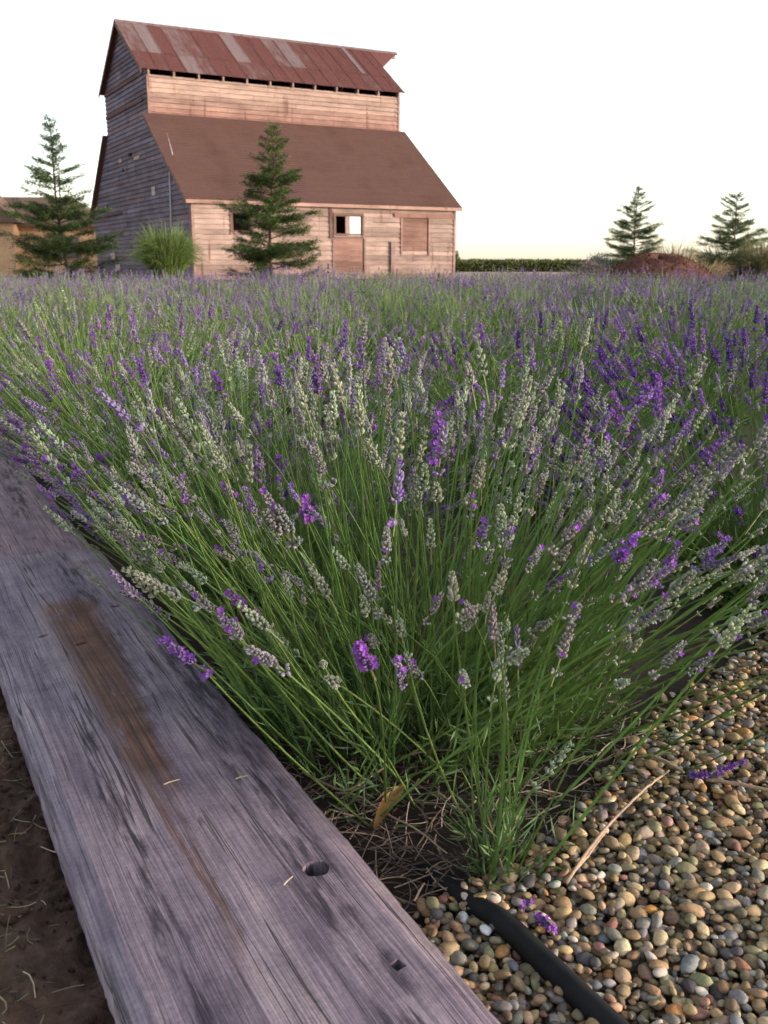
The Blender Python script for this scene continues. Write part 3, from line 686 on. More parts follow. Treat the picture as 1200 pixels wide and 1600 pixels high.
# the rest of the field: a few built plants, copied along the rows
def proto_me(seed, mx, lod, nst, nleaf):
    st, fo, sp = lavender_data(seed, .41, .42, nst, nleaf, lod, mx, .13, None, 78)
    return [('stems', make_mesh('stems', *st[:2], st[2], M_STEM)), ('foliage', make_mesh('foliage', *fo[:2], fo[2], M_STEM)), ('flower_spikes', merged_spikes(sp, lod, np.arange(nst)))]
MIXES = [(2.6, 2.6, 3.6, .6, 0, 1.6), (1.6, 1.6, 5, 1.6, .1, .8), (1, .8, 4, 3.0, .5, .3), (2, .8, .4, 0, 0, 7), (.8, .6, 2.4, 3.2, 2.4)]
P_MID = [proto_me(40 + k, m, 1, 330, 2200) for k, m in enumerate(MIXES)]
P_FAR = [proto_me(60 + k, m, 2, 260, 1100) for k, m in enumerate(MIXES)]
DESC = ['grey green', 'mauve', 'violet', 'bright green', 'dark violet']
r = np.random.default_rng(99); cnt = 0; MIDL = {}
for row in range(0, 26):
    n0 = .62 + row * 1.0
    for q in range(0, 30):
        d = .95 + q * .76 + (.33 if row % 2 else 0) + r.normal(0, .06); n = n0 + r.normal(0, .05) + (.06 if row == 0 else 0)
        p = dn(d, n, 0); y = p[1]; dist = math.hypot(p[0], p[1])
        if dist > 16.5 or y < .8 or abs(p[0]) > .40 * y + .45: continue
        if any(math.hypot(*(dn(a, b)[:2] - p[:2])) < .58 for a, b, *_ in near) or math.hypot(p[0] - .075, p[1] - 1.16) < .6 or math.hypot(p[0] - .12, p[1] - .85) < .5: continue
        if p[1] < gravel_edge_y(p[0]) + .25 and p[0] < 1.2: continue
        u = (.07 if dist > 6.5 else 0) + vnoise(np.array([p[0]]), np.array([p[1]]), .55, 8, 2)[0] + r.normal(0, .10) + (.05 if p[0] > 0 else 0)
        k = int(np.clip(np.digitize(u, [-.14, -.01, .10, .22]), 0, 4)); k = [3, 0, 1, 2, 4][k]
        for gx_, gy_, gk in ((.16, 5.0, 3), (.46, 3.6, 4), (-.15, 3.9, 2), (-.75, 5.2, 2), (-1.3, 4.2, 3), (1.5, 3.6, 4), (1.2, 4.6, 3), (.9, 4.3, 2), (-.6, 3.6, 1), (-1.9, 5.6, 2), (1.9, 5.2, 4), (.4, 7.6, 3), (-1.6, 8.2, 3), (1.6, 8.6, 3), (2.6, 6.8, 3)):
            if math.hypot(p[0] - gx_, p[1] - gy_) < .48: k = gk
        pr = (P_MID if dist < 5.5 else P_FAR)[k]
        e = empty('lavender_plant', tuple(p), r.uniform(0, 6.28)); s = r.uniform(.84, 1.10); e.scale = (s, s, s * r.uniform(.90, 1.10))
        where = 'in mid field' if dist < 5.5 else ('in the far field' if dist < 10.5 else 'along the back edge')
        side = 'left of the barn conifer' if p[0] < -.13 * y else ('below the barn' if p[0] < .08 * y else 'toward the dirt mound')
        tag(e, f'{DESC[k]} lavender plant {where}, {side}', 'lavender', PLG)
        for nm, me in pr: tag(obj(nm, me, e), kind='stuff')
        if dist < 5.5: MIDL.setdefault(e['label'], []).append((p[0] / y, e))
        cnt += 1

ORD = ['leftmost of its kind there', 'second such from the left', 'third such from the left', 'fourth such from the left', 'fifth such from the left', 'sixth such from the left']
for lab, items in MIDL.items():
    if len(items) > 1:
        for k, (_, e) in enumerate(sorted(items, key=lambda q: q[0])): e['label'] = lab.replace(' lavender plant', ' lavender') + ', ' + ORD[min(k, 5)]
# fallen blossoms
for (x, y, z, lab, az) in [(.137, .768, .020, 'fallen violet lavender blossom on gravel beside the black pipe', .4), (.345, 1.006, .022, 'fallen violet blossom on gravel at the top of long stick', 1.4), (.385, 1.012, .022, 'fallen violet blossom on gravel at the right edge by short stick', 1.9)]:
    o = obj('fallen_blossom', spike_mesh('violet', int(x * 100) % 4)); o.location = (x, y, z); o.rotation_euler = (R(82), 0, az); o.scale = (.9,) * 3
    tag(o, lab, 'blossom', 'fallen lavender blossoms')

# litter under the front plant and straw on the dirt
def litter(name, n, place, l0, l1, rad, cols, mat, parent=None, up=.25, seed=5):
    r = np.random.default_rng(seed); P = place(r, n); n = len(P); a = r.uniform(0, 6.28, n); l = r.uniform(l0, l1, n)
    d = np.stack([np.cos(a), np.sin(a), r.normal(0, up, n)], 1); A = P - d * l[:, None] / 2; B = P + d * l[:, None] / 2; Mi = P + r.normal(0, .18, (n, 3)) * l[:, None] * [1, 1, .5]
    A[:, 2] = np.maximum(A[:, 2], P[:, 2] - .004); B[:, 2] = np.maximum(B[:, 2], P[:, 2] - .004)
    t = np.linspace(0, 1, 4)[None, :, None]; C = (1 - t) ** 2 * A[:, None] + 2 * t * (1 - t) * Mi[:, None] + t * t * B[:, None]
    dd = unit(np.gradient(C, axis=1)); aa = unit(np.cross(dd, [.1, .2, .97])); bb = np.cross(dd, aa); ang = np.arange(3) * 2.094
    rr = (rad * r.uniform(.5, 1.5, n))[:, None, None, None]
    V = C[:, :, None] + (aa[:, :, None] * np.cos(ang)[:, None] + bb[:, :, None] * np.sin(ang)[:, None]) * rr
    q = [[i * 3 + j, i * 3 + (j + 1) % 3, i * 3 + 3 + (j + 1) % 3, i * 3 + 3 + j] for i in range(3) for j in range(3)]
    Q = (np.arange(n)[:, None, None] * 12 + np.array(q)[None]).reshape(-1, 4)
    c = np.array(cols)[r.integers(len(cols), size=n)] * r.uniform(.6, 1.3, (n, 1))
    return tag(obj(name, make_mesh(name, V.reshape(-1, 3), Q, np.repeat(c, 12, 0), mat), parent), kind='stuff')
def under(r, n):
    x = r.uniform(-.28, .34, n); y = r.uniform(.80, 1.5, n); k = (x * NV[0] + y * NV[1] > .37) & (y > gravel_edge_y(x) - .05)
    x, y = x[k], y[k]; D = x * DV[0] + y * DV[1]; N = x * NV[0] + y * NV[1]
    return np.stack([x, y, bed_z(D, N) + r.uniform(.002, .018, len(x))], 1)
litter('dead_stem_litter', 2600, under, .015, .075, .0007, [(.16, .115, .10), (.10, .07, .06), (.20, .15, .14), (.06, .045, .04), (.24, .18, .13)], M_DEBRIS, up=.18)
def on_dirt(r, n):
    D = r.uniform(.5, 2.3, n); N = r.uniform(-.25, .10, n) ; z = dirt_z(D, N) + r.uniform(.001, .006, n)
    P = DV[None] * D[:, None] + NV[None] * N[:, None]; return np.c_[P, z]
litter('straw_litter', 1500, on_dirt, .006, .036, .00055, [(.22, .17, .10), (.13, .09, .06), (.30, .24, .15), (.07, .05, .035), (.16, .15, .07)], M_DEBRIS, up=.2, seed=6)
# small clods and crumbs of earth on the dirt
r = np.random.default_rng(12); nC = 2600; D = r.uniform(.55, 1.9, nC); N = r.uniform(-.22, .105, nC); cl = (vnoise(D, N, 14, 44, 3) + r.normal(0, .1, nC)) > -.02; D, N = D[cl], N[cl]
s = np.exp(r.normal(math.log(.0020), .55, len(D))); PP = np.c_[DV[None] * D[:, None] + NV[None] * N[:, None], dirt_z(D, N) + s * .3]
tv, tf = PT[2]; keep_v = tv
a_, b_, c_ = inst(tv, tf, np.ones((len(tv), 3)), frames(r.normal(size=(len(D), 3)), r.uniform(0, 6, len(D))) * s[:, None, None], PP, np.array([[.62, .58, .55]]) * r.uniform(.6, 1.4, (len(D), 1)))
tag(obj('earth_crumbs', make_mesh('earth_crumbs', a_, b_, c_, M_DIRT, True), dirt), kind='stuff')

# ------------------------------------------------------------------ barn
BA = R(90 - 61.19)
barn = empty('barn', (-7.308, 38, 0), BA)
tag(barn, 'tall weathered wooden barn with rusty metal top roof and brown lean-to roof', 'barn')
L, S1, S2, S3, SM = 11.88, 4.99, 12.09, 16.05, 8.54
HW, HJ, HU, HR, H3, HJ2 = 3.04, 6.60, 8.41, 10.80, 3.0, 6.475
OV = .25
rb = np.random.default_rng(17)
EXP = .19
def clap(parent, place, a0b, a1b, a0t, a1t, z0, z1, color, name='siding_board', mat=M_SIDING):
    w = rb.normal(0, .006, 4); tb, tt = .040 + abs(rb.normal(0, .006)), .006; z0 += .020 if z1 - z0 > .1 else 0; z1 -= .022 if z1 - z0 > .1 else 0
    P = [place(a0b, 0, z0 + w[0]), place(a1b, 0, z0 + w[1]), place(a1t, 0, z1), place(a0t, 0, z1), place(a0b, tb, z0 + w[0]), place(a1b, tb, z0 + w[1]), place(a1t, tt, z1), place(a0t, tt, z1)]
    m = MB(); m.add(P, [(0, 3, 2, 1), (4, 5, 6, 7), (0, 1, 5, 4), (1, 2, 6, 5), (2, 3, 7, 6), (3, 0, 4, 7)])
    q = [place(a0b, .001, z0 - .022), place(a1b, .001, z0 - .022), place(a1b, .001, z0 + .002), place(a0b, .001, z0 + .002)]; qi = [place(a, -.006, z) for a, z in ((a0b, z0 - .022), (a1b, z0 - .022), (a1b, z0 + .002), (a0b, z0 + .002))]
    m.hexa([qi[0], qi[1], qi[2], qi[3], q[0], q[1], q[2], q[3]])   # tongue at the foot of the board, sunk in the joint
    return obj(name, m.mesh(name, mat), parent, color=color)
def clad(parent, place, prof, z0, z1, openings, colf, flip=False, maxlen=4.2):
    z = z0
    while z < z1 - .02:
        zt = min(z + EXP, z1); a0b, a1b = prof(z); a0t, a1t = prof(zt)
        cuts = sorted({x for o in openings if o[2] < zt and o[3] > z for x in (o[0], o[1])})
        xs = [a0b] + [x for x in cuts if a0b < x < a1b] + [a1b]
        for p, q in zip(xs[:-1], xs[1:]):
            mid = (p + q) / 2; free = [(z, zt)]
            for o in openings:
                if o[0] < mid < o[1]:
                    nf = []
                    for lo, hi in free:
                        if o[3] <= lo or o[2] >= hi: nf.append((lo, hi)); continue
                        if o[2] - lo > .03: nf.append((lo, o[2]))
                        if hi - o[3] > .03: nf.append((o[3], hi))
                    free = nf
            for lo, hi in free:
                n = max(1, int(round((q - p) / maxlen + rb.uniform(-.3, .5)))); br = np.linspace(p, q, n + 1); br[1:-1] += rb.uniform(-.7, .7, n - 1)
                for s, e in zip(br[:-1], br[1:]):
                    s0 = s + (.0 if s == p else .004); e0 = e - (.0 if e == q else .004)
                    st_ = a0t if (s == a0b) else s0; et_ = a1t if (e == a1b) else e0
                    clap(parent, place, s0, e0, st_, et_, lo, hi + .02, colf((s + e) / 2, z))
        z = zt
front = lambda a, o, z: (a, -o, z)
upfront = lambda a, o, z: (a, S1 - o, z)
gab = lambda a, o, z: (-o, a, z)
def wall_part(name, boxes, mat=M_DARKWOOD):
    m = MB()
    for b in boxes: m.box(*b)
    return obj(name, m.mesh(name, mat), barn)
def col_front(a, z):
    k = rb.uniform(.74, 1.24); red = np.clip((.75 - z) / .75, 0, 1) * .35 + rb.uniform(0, .1)
    return np.array([1.06, 1.0, .97]) * k * (1 - red * np.array([.5, .65, .65]))
# lower front wall, with its studs
ops = [(1.59, 2.40, 1.80, 2.60), (5.98, 7.36, 1.73, 2.60), (9.21, 10.50, 1.00, 2.55), (5.98, 7.36, .28, 1.66)]
fw = wall_part('front_wall', [(x - .05, x + .05, .0015, .10, 0, HW - .05) for x in (.08, 1.50, 2.5, 3.6, 4.8, 5.90, 7.44, 8.5, 9.14, 10.6, 11.8)] + [(0, L, .002, .09, HW - .1, HW)])
clad(fw, front, lambda z: (0, L), .0, HW - .02, ops, col_front)
def bx(name, parent, x0, x1, y0, y1, z0, z1, mat=M_TRIM, color=(1, 1, 1)):
    m = MB(); m.box(x0, x1, y0, y1, z0, z1); return obj(name, m.mesh(name, mat), parent, color=color)
for x0, x1 in ((-.02, .09), (L - .09, L + .02)): bx('corner_board', fw, x0, x1, -.055, -.036, 0, HW - .06, color=(1.15, 1.05, 1.0))
# open window: frame, mullion, sill, header
def window(x0, x1, z0, z1, mull=None, parent=barn):
    w = empty('window', (0, 0, 0), 0, parent)
    m = MB(); m.box(x0 - .10, x0, -.062, .06, z0 - .05, z1 + .10); m.box(x1, x1 + .08, -.062, .06, z0 - .05, z1 + .10); m.box(x0, x1, -.060, .06, z1, z1 + .10)
    obj('frame', m.mesh('frame', M_DARKWOOD), w); bx('sill', w, x0 - .12, x1 + .10, -.085, .05, z0 - .11, z0 - .052)
    m = MB(); m.box(x0, x0 + .035, -.02, .03, z0, z1); m.box(x1 - .035, x1, -.02, .03, z0, z1); m.box(x0 + .036, x1 - .036, -.02, .03, z0 - .04, z0 + .03); m.box(x0 + .036, x1 - .036, -.02, .03, z1 - .035, z1)
    obj('sash', m.mesh('sash', M_DARKWOOD), w)
    if mull: bx('mullion', w, mull[0], mull[1], -.03, .04, z0 + .031, z1 - .036)
    return w
window(1.62, 2.36, 1.85, 2.55); window(6.06, 7.28, 1.80, 2.54, (6.52, 6.72))
# boarded-up window: five boards behind a frame, with a pale bottom board
bw = empty('boarded_window', (0, 0, 0), 0, barn)
for i in range(7):
    z0 = 1.16 + i * .198; bx('board', bw, 9.23, 10.48, -.012 - .003 * (i % 2), .02, z0, z0 + .192, M_DARKWOOD, np.array([1.30, 1.22, 1.20]) * rb.uniform(.75, 1.15))
bx('bottom_board', bw, 9.23, 10.48, -.014, .02, 1.005, 1.15, M_SIDING, (1.35, 1.25, 1.2))
for nm, x0, x1, z0, z1 in (('jamb', 9.13, 9.21, .95, 2.6), ('jamb', 10.50, 10.58, .95, 2.6)): bx(nm, bw, x0, x1, -.060, .0, z0, z1, M_TRIM, (1.1, .95, .9))
bx('header', bw, 8.80, 11.76, -.082, -.04, 2.52, 2.70, M_TRIM, (.9, .72, .65))
# brown hatch under the open window, of upright boards
hatch = empty('hatch', (0, 0, 0), 0, barn)
for i in range(6):
    z0 = .28 + i * .231; bx('board', hatch, 5.99, 7.35, -.010 - .004 * (i % 2), .02, z0, z0 + .226, M_DARKWOOD, np.array([1.42, 1.30, 1.28]) * rb.uniform(.65, 1.2))
bx('jamb', hatch, 5.90, 5.98, -.058, 0, .2, 1.63, M_TRIM, (.8, .75, .75)); bx('jamb', hatch, 7.36, 7.43, -.058, 0, .2, 1.63, M_TRIM, (.85, .75, .7))
bx('trim_post', barn, 8.62, 8.82, -.125, -.045, .0, 1.53, M_TRIM, (.95, .93, 1.0))
bx('trim_post', barn, 5.78, 5.88, -.066, -.045, 1.62, HW - .07, M_TRIM, (.6, .52, .5))
# upper front wall
uw = wall_part('upper_front_wall', [(x - .05, x + .05, S1 + .0015, S1 + .1, HJ - .2, HU - .02) for x in np.linspace(.1, L - .1, 12)])
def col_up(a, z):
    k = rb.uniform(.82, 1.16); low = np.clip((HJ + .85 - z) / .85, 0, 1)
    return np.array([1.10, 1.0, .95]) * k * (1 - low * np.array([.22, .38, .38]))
clad(uw, upfront, lambda z: (0, L), HJ - .10, HU - .30, [], col_up, maxlen=5)
for x0, x1 in ((-.02, .08), (L - .08, L + .02)): bx('corner_board', uw, x0, x1, S1 - .055, S1 - .036, HJ + .02, HU - .28, color=(1.0, .9, .85))
# gable end facing the path
def prof(z):
    if z <= HW: f = 0
    elif z < HJ: f = (z - HW) / (HJ - HW) * S1
    elif z <= HU: f = S1
    else: f = S1 + (z - HU) / (HR - HU) * (SM - S1)
    if z <= H3: b = S3
    elif z < HJ2: b = S3 + (z - H3) / (HJ2 - H3) * (S2 - S3)
    elif z <= HU: b = S2
    else: b = S2 + (z - HU) / (HR - HU) * (SM - S2)
    return f, max(b, f + .02)
gw = wall_part('gable_wall', [(.002, .10, y - .05, y + .05, 0, z) for y, z in ((.1, 2.9), (1.6, 3.9), (3.2, 5.0), (5.04, 8.3), (6.8, 9.3), (8.54, 10.4), (10.3, 9.3), (12.0, 8.3), (13.8, 4.6), (15.9, 2.9))])
gops = [(13.0, 13.25, 3.22, 3.42), (7.9, 8.5, 5.22, 5.36), (9.45, 9.75, 4.70, 4.84), (12.6, 12.66, 0.0, 2.75), (8.95, 9.15, 1.3, 1.42)]
def col_gab_shade(a, z):  # shade on this end is painted into its boards: darker, bluer than the front
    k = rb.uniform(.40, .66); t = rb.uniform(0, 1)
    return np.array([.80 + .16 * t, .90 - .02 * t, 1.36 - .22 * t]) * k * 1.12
clad(gw, gab, prof, 0, HR - .06, gops, col_gab_shade, maxlen=3.4)
bx('corner_board', gw, -.056, -.036, -.02, .10, 0, HW - .1, color=(.8, .78, .85))
bx('door_track', barn, -.10, -.045, 10.2, 15.7, 2.88, 2.97, M_DARKWOOD, (.7, .6, .6))
for y, z, w, h, c in ((4.5, 3.40, .5, .34, (1.35, 1.4, 1.5)), (9.6, 5.12, .55, .16, (1.5, 1.35, 1.15)), (6.6, 5.02, .9, .13, (1.5, 1.35, 1.15)), (12.1, .85, .8, .30, (1.6, 1.5, 1.45)), (11.2, .3, .9, .3, (1.4, 1.3, 1.3))):
    bx('patch_board', gw, -.060, -.040, y, y + w, z, z + h, M_SIDING, c)
for (ya, za, yb, zb) in ((12.0, 8.25, 5.3, 8.20), (12.0, 7.27, 5.6, 7.2)): bx('batten', gw, -.075, -.046, min(ya, yb), max(ya, yb), za - .07, za + .07, M_DARKWOOD, (.8, .7, .8))
m = MB(); m.tube([(-.075, 2.24, 4.15), (-.075, 2.40, 2.0), (-.075, 2.45, .2)], .032, 8); obj('conduit', m.mesh('conduit', M_METAL, True), barn)
# far walls as one part each: plain inside boards, with the wide opening in the end wall
m = MB(); m.box(L - .06, L, 0.1, 7.55, 0, HW); m.box(L - .06, L, 10.32, S3, 0, HW); m.box(L - .058, L - .002, 7.55, 10.32, 3.65, 4.2)
m.hexa([(L - .06, .2, HW), (L, .2, HW), (L, 7.55, HW), (L - .06, 7.55, HW), (L - .06, S1, HJ), (L, S1, HJ), (L, 7.55, HJ), (L - .06, 7.55, HJ)])
m.hexa([(L - .06, 10.32, HW), (L, 10.32, HW), (L, S3 - .1, HW), (L - .06, S3 - .1, HW), (L - .06, 10.32, HJ2), (L, 10.32, HJ2), (L, S2, HJ2), (L - .06, S2, HJ2)])
m.box(L - .06, L, 7.55, 10.32, 4.2, HJ2); m.box(L - .06, L, S1, 7.55, HJ, HU); m.box(L - .06, L, 10.32, S2, HJ2, HU); m.box(L - .06, L, 7.55, 10.32, HJ2, HU)
m.hexa([(L - .06, S1 + .05, HU), (L, S1 + .05, HU), (L, S2 - .05, HU), (L - .06, S2 - .05, HU), (L - .06, SM - .03, HR - .1), (L, SM - .03, HR - .1), (L, SM + .03, HR - .1), (L - .06, SM + .03, HR - .1)])
obj('end_wall', m.mesh('end_wall', M_DARKWOOD), barn)
m = MB(); m.box(0, L - .07, S3 - .06, S3, 0, H3 - .05); m.box(0.1, L - .07, S2 - .06, S2, HJ2 - .2, HU - .05); obj('back_wall', m.mesh('back_wall', M_DARKWOOD), barn)
m = MB(); m.box(.12, L - .08, .12, S3 - .08, .0, .03); obj('barn_floor', m.mesh('barn_floor', M_DIRT), barn)
# lower roofs with shingle courses as real steps
def stepped_roof(name, y0, z0, y1, z1, x0, x1, n, mat, thick=.10):
    m = MB(); d = np.array([y1 - y0, z1 - z0]); nrm = np.array([-(z1 - z0), (y1 - y0)]); nrm = nrm / np.linalg.norm(nrm) * (1 if y1 > y0 else -1)
    rs = np.random.default_rng(5)
    P = []
    for i in range(n):
        a = np.array([y0, z0]) + d * i / n; b = np.array([y0, z0]) + d * (i + 1) / n
        P += [a + nrm * (.020 + rs.uniform(-.004, .004)), b + nrm * .002]
    xs = np.linspace(x0, x1, 14); V = []
    sag = lambda x, t: -.05 * math.sin(math.pi * (x - x0) / (x1 - x0)) * math.sin(math.pi * t)
    for x in xs:
        for k, p in enumerate(P): V.append((x, p[0], p[1] + sag(x, k / len(P)) + rs.normal(0, .002)))
    kk = len(P); F = [[i * kk + j, (i + 1) * kk + j, (i + 1) * kk + j + 1, i * kk + j + 1] for i in range(13) for j in range(kk - 1)]
    if y1 < y0: F = [f[::-1] for f in F]
    m.add(V, F)
    q = lambda x, p, o: (x, p[0] - nrm[0] * o, p[1] - nrm[1] * o)
    A, B = np.array([y0, z0]), np.array([y1, z1])
    m.hexa([q(x0, A, thick), q(x1, A, thick), q(x1, B, thick), q(x0, B, thick), q(x0, A, -.0), q(x1, A, -.0), q(x1, B, -.06 + .0), q(x0, B, .06)][:4] + [q(x0, A, .004), q(x1, A, .004), q(x1, B, .075), q(x0, B, .075)])
    return obj(name, m.mesh(name, mat), barn)
sl = (HJ - HW) / S1
lr = stepped_roof('lean_to_roof', -.16, HW + .05 - .16 * sl, S1 - .04, HJ + .05, -OV, L + OV, 44, M_SHINGLE)
bx('fascia', lr, -OV, L + OV, -.20, -.162, HW - .20, HW - .065, M_TRIM, (1.3, 1.15, 1.05))
for x in (-OV - .03, L + OV + .001):
    m = MB(); m.hexa([(x, -.16, HW - .22), (x + .029, -.16, HW - .22), (x + .029, S1 - .05, HJ - .09), (x, S1 - .05, HJ - .09), (x, -.16, HW - .07), (x + .029, -.16, HW - .07), (x + .029, S1 - .05, HJ + .055), (x, S1 - .05, HJ + .055)])
    obj('rake_board', m.mesh('rake_board', M_DARKWOOD), lr)
m = MB(); m.tube([(.58, 4.47, HW + .9 * (HJ - HW)), (.58, 4.47, HW + .9 * (HJ - HW) + .0)][:1] + [(.3, 3.4, 5.6)], .03, 6); 
m = MB(); m.tube([(.42, 4.45, 6.25), (.30, 3.4, 5.52), (.12, 2.35, 4.78)], .022, 6); obj('roof_cable', m.mesh('roof_cable', M_METAL, True), lr)
stepped_roof('rear_lean_to_roof', S3 + .16, H3 + .05 - .12, S2 + .02, HJ2 + .05, -OV, L + OV, 20, M_SHINGLE)
# upper roof: rafters, sheets of corrugated metal, ridge cap, hay hood
m = MB(); su = (HR - HU) / (SM - S1)
for x in np.linspace(.06, L - .06, 12):
    m.hexa([(x - .035, S1 - .12, HU - .12 * su - .22), (x + .035, S1 - .12, HU - .12 * su - .22), (x + .035, SM, HR - .22), (x - .035, SM, HR - .22), (x - .035, S1 - .12, HU - .12 * su - .03), (x + .035, S1 - .12, HU - .12 * su - .03), (x + .035, SM, HR - .03), (x - .035, SM, HR - .03)])
    m.hexa([(x - .035, SM + .01, HR - .22), (x + .035, SM + .01, HR - .22), (x + .035, S2 + .12, HU - .12 * su - .22), (x - .035, S2 + .12, HU - .12 * su - .22), (x - .035, SM + .01, HR - .03), (x + .035, SM + .01, HR - .03), (x + .035, S2 + .12, HU - .12 * su - .03), (x - .035, S2 + .12, HU - .12 * su - .03)])
ur = obj('upper_roof', m.mesh('upper_roof', M_TRIM), barn)
def sheet(x0, x1, f0, f1, color, lift, back=False, tipx=None):
    nx = int((x1 - x0) / .076) * 4 + 1; xs = np.linspace(x0, x1, nx); fr = np.linspace(f0, f1, 4)
    V = []
    for x in xs:
        wv = .010 * math.cos((x - x0) / .076 * 2 * math.pi) + lift + rb.normal(0, .0008)
        for f in fr:
            y = S1 + (SM - S1) * f; z = HU + (HR - HU) * f
            if back: y = 2 * SM - y
            nyz = np.array([-su, 1]) / math.hypot(su, 1); 
            if back: nyz[0] *= -1
            V.append((x, y + nyz[0] * wv, z + nyz[1] * wv + rb.normal(0, .002)))
    F = [[i * 4 + j, (i + 1) * 4 + j, (i + 1) * 4 + j + 1, i * 4 + j + 1] for i in range(nx - 1) for j in range(3)]
    if back: F = [f[::-1] for f in F]
    m = MB(); m.add(V, F); return obj('metal_sheet', m.mesh('metal_sheet', M_RUST, True), ur, color=color)
G, M_, T_ = (.12, .5, .5), (.46, .5, .5), (.34, .5, .5)      # rust amounts: bare zinc, mixed, mostly zinc
upper = {(0): M_, (1): G, 3: M_, 4: (.55, .5, .5), 7: G, 8: (.86, .5, .5), 10: M_, 11: T_, 12: (.62, .5, .5), 15: (.80, .5, .5), 16: (.66, .5, .5)}
W = .665; edges = [-OV] + list(np.arange(.47, L + OV - .1, W)) ; edges[-1] = L + OV; edges = [-OV, .47, 1.05] + list(np.arange(1.05 + W, L + OV - .3, W)) + [L + OV]
for i, (a, b) in enumerate(zip(edges[:-1], edges[1:])):
    sheet(a - .02, b + .02, .32, 1.0, upper.get(i, (rb.uniform(.86, 1.0), .5, .5)), .018 + .004 * (i % 2))
lower = {0: (.85, .5, .5), 1: (.62, .5, .5), 3: T_, 4: (.52, .5, .5), 7: (.55, .5, .5), 8: (.6, .5, .5), 13: (.62, .5, .5), 16: (.6, .5, .5)}
for i, (a, b) in enumerate(zip(edges[:-1], edges[1:])):
    sheet(a - .02, b + .02, -.045 + rb.uniform(-.006, .006), .36, lower.get(i, (rb.uniform(.84, 1.0), .5, .5)), .006 + .004 * (i % 2))
sheet(10.55, 10.78, .34, 1.0, G, .034)
for a, b in zip(edges[:-1], edges[1:]): sheet(a - .02, b + .02, -.045, 1.0, (.9, .5, .5), .012, True)
# hay hood: the ridge runs on past the wall as a pointed prow, roof sheets on both sides
m = MB(); yy = lambda f: S1 + (SM - S1) * f; zz = lambda f: HU + (HR - HU) * f
for sgn in (1, -1):
    Y = lambda f: yy(f) if sgn == 1 else 2 * SM - yy(f)
    tri = [(L + OV - .03, Y(.56), zz(.56) + .03), (L + OV - .03, Y(1), zz(1) + .03), (L + OV + 1.62, Y(1.0), zz(1) + .03)]
    tri = [tri[0], tri[2], tri[1]] if sgn == 1 else tri
    lo = [(p[0], p[1], p[2] - .035) for p in tri]
    m.add(tri + lo, [(0, 1, 2), (5, 4, 3), (0, 3, 4, 1), (1, 4, 5, 2), (2, 5, 3, 0)])
obj('hay_hood', m.mesh('hay_hood', M_RUST), ur, color=(.9, .5, .5))
bx('ridge_beam', ur, L + .1, L + OV + 1.5, SM - .05, SM + .05, HR - .26, HR - .06, M_TRIM)
m = MB(); m.hexa([(-OV - .02, SM - .16, HR - .075), (L + OV + 1.6, SM - .16, HR - .075), (L + OV + 1.6, SM + .16, HR - .075), (-OV - .02, SM + .16, HR - .075), (-OV - .02, SM - .01, HR + .062), (L + OV + 1.6, SM - .01, HR + .062), (L + OV + 1.6, SM + .01, HR + .062), (-OV - .02, SM + .01, HR + .062)])
obj('ridge_cap', m.mesh('ridge_cap', M_RUST), ur, color=(.42, .5, .5))
m = MB(); m.tube([(L + OV + 1.5, SM, HR - .06), (L + OV + .05, S1 - .02, HU - .02)], .012, 5); m.tube([(L + OV + 1.0, SM, HR - .55), (L + OV - .1, SM, HR - .5)], .010, 5); obj('hood_cable', m.mesh('hood_cable', M_METAL), ur)
for x in (-OV - .03, ):
    for back in (0, 1):
        Y = (lambda y: 2 * SM - y) if back else (lambda y: y)
        m = MB(); P = [(x, Y(S1 - .15), HU - .15 * su - .16), (x + .028, Y(S1 - .15), HU - .15 * su - .16), (x + .028, Y(SM), HR - .16), (x, Y(SM), HR - .16), (x, Y(S1 - .15), HU - .15 * su + .012), (x + .028, Y(S1 - .15), HU - .15 * su + .012), (x + .028, Y(SM), HR + .012), (x, Y(SM), HR + .012)]
        m.hexa(P); obj('rake_board', m.mesh('rake_board', M_DARKWOOD), ur)

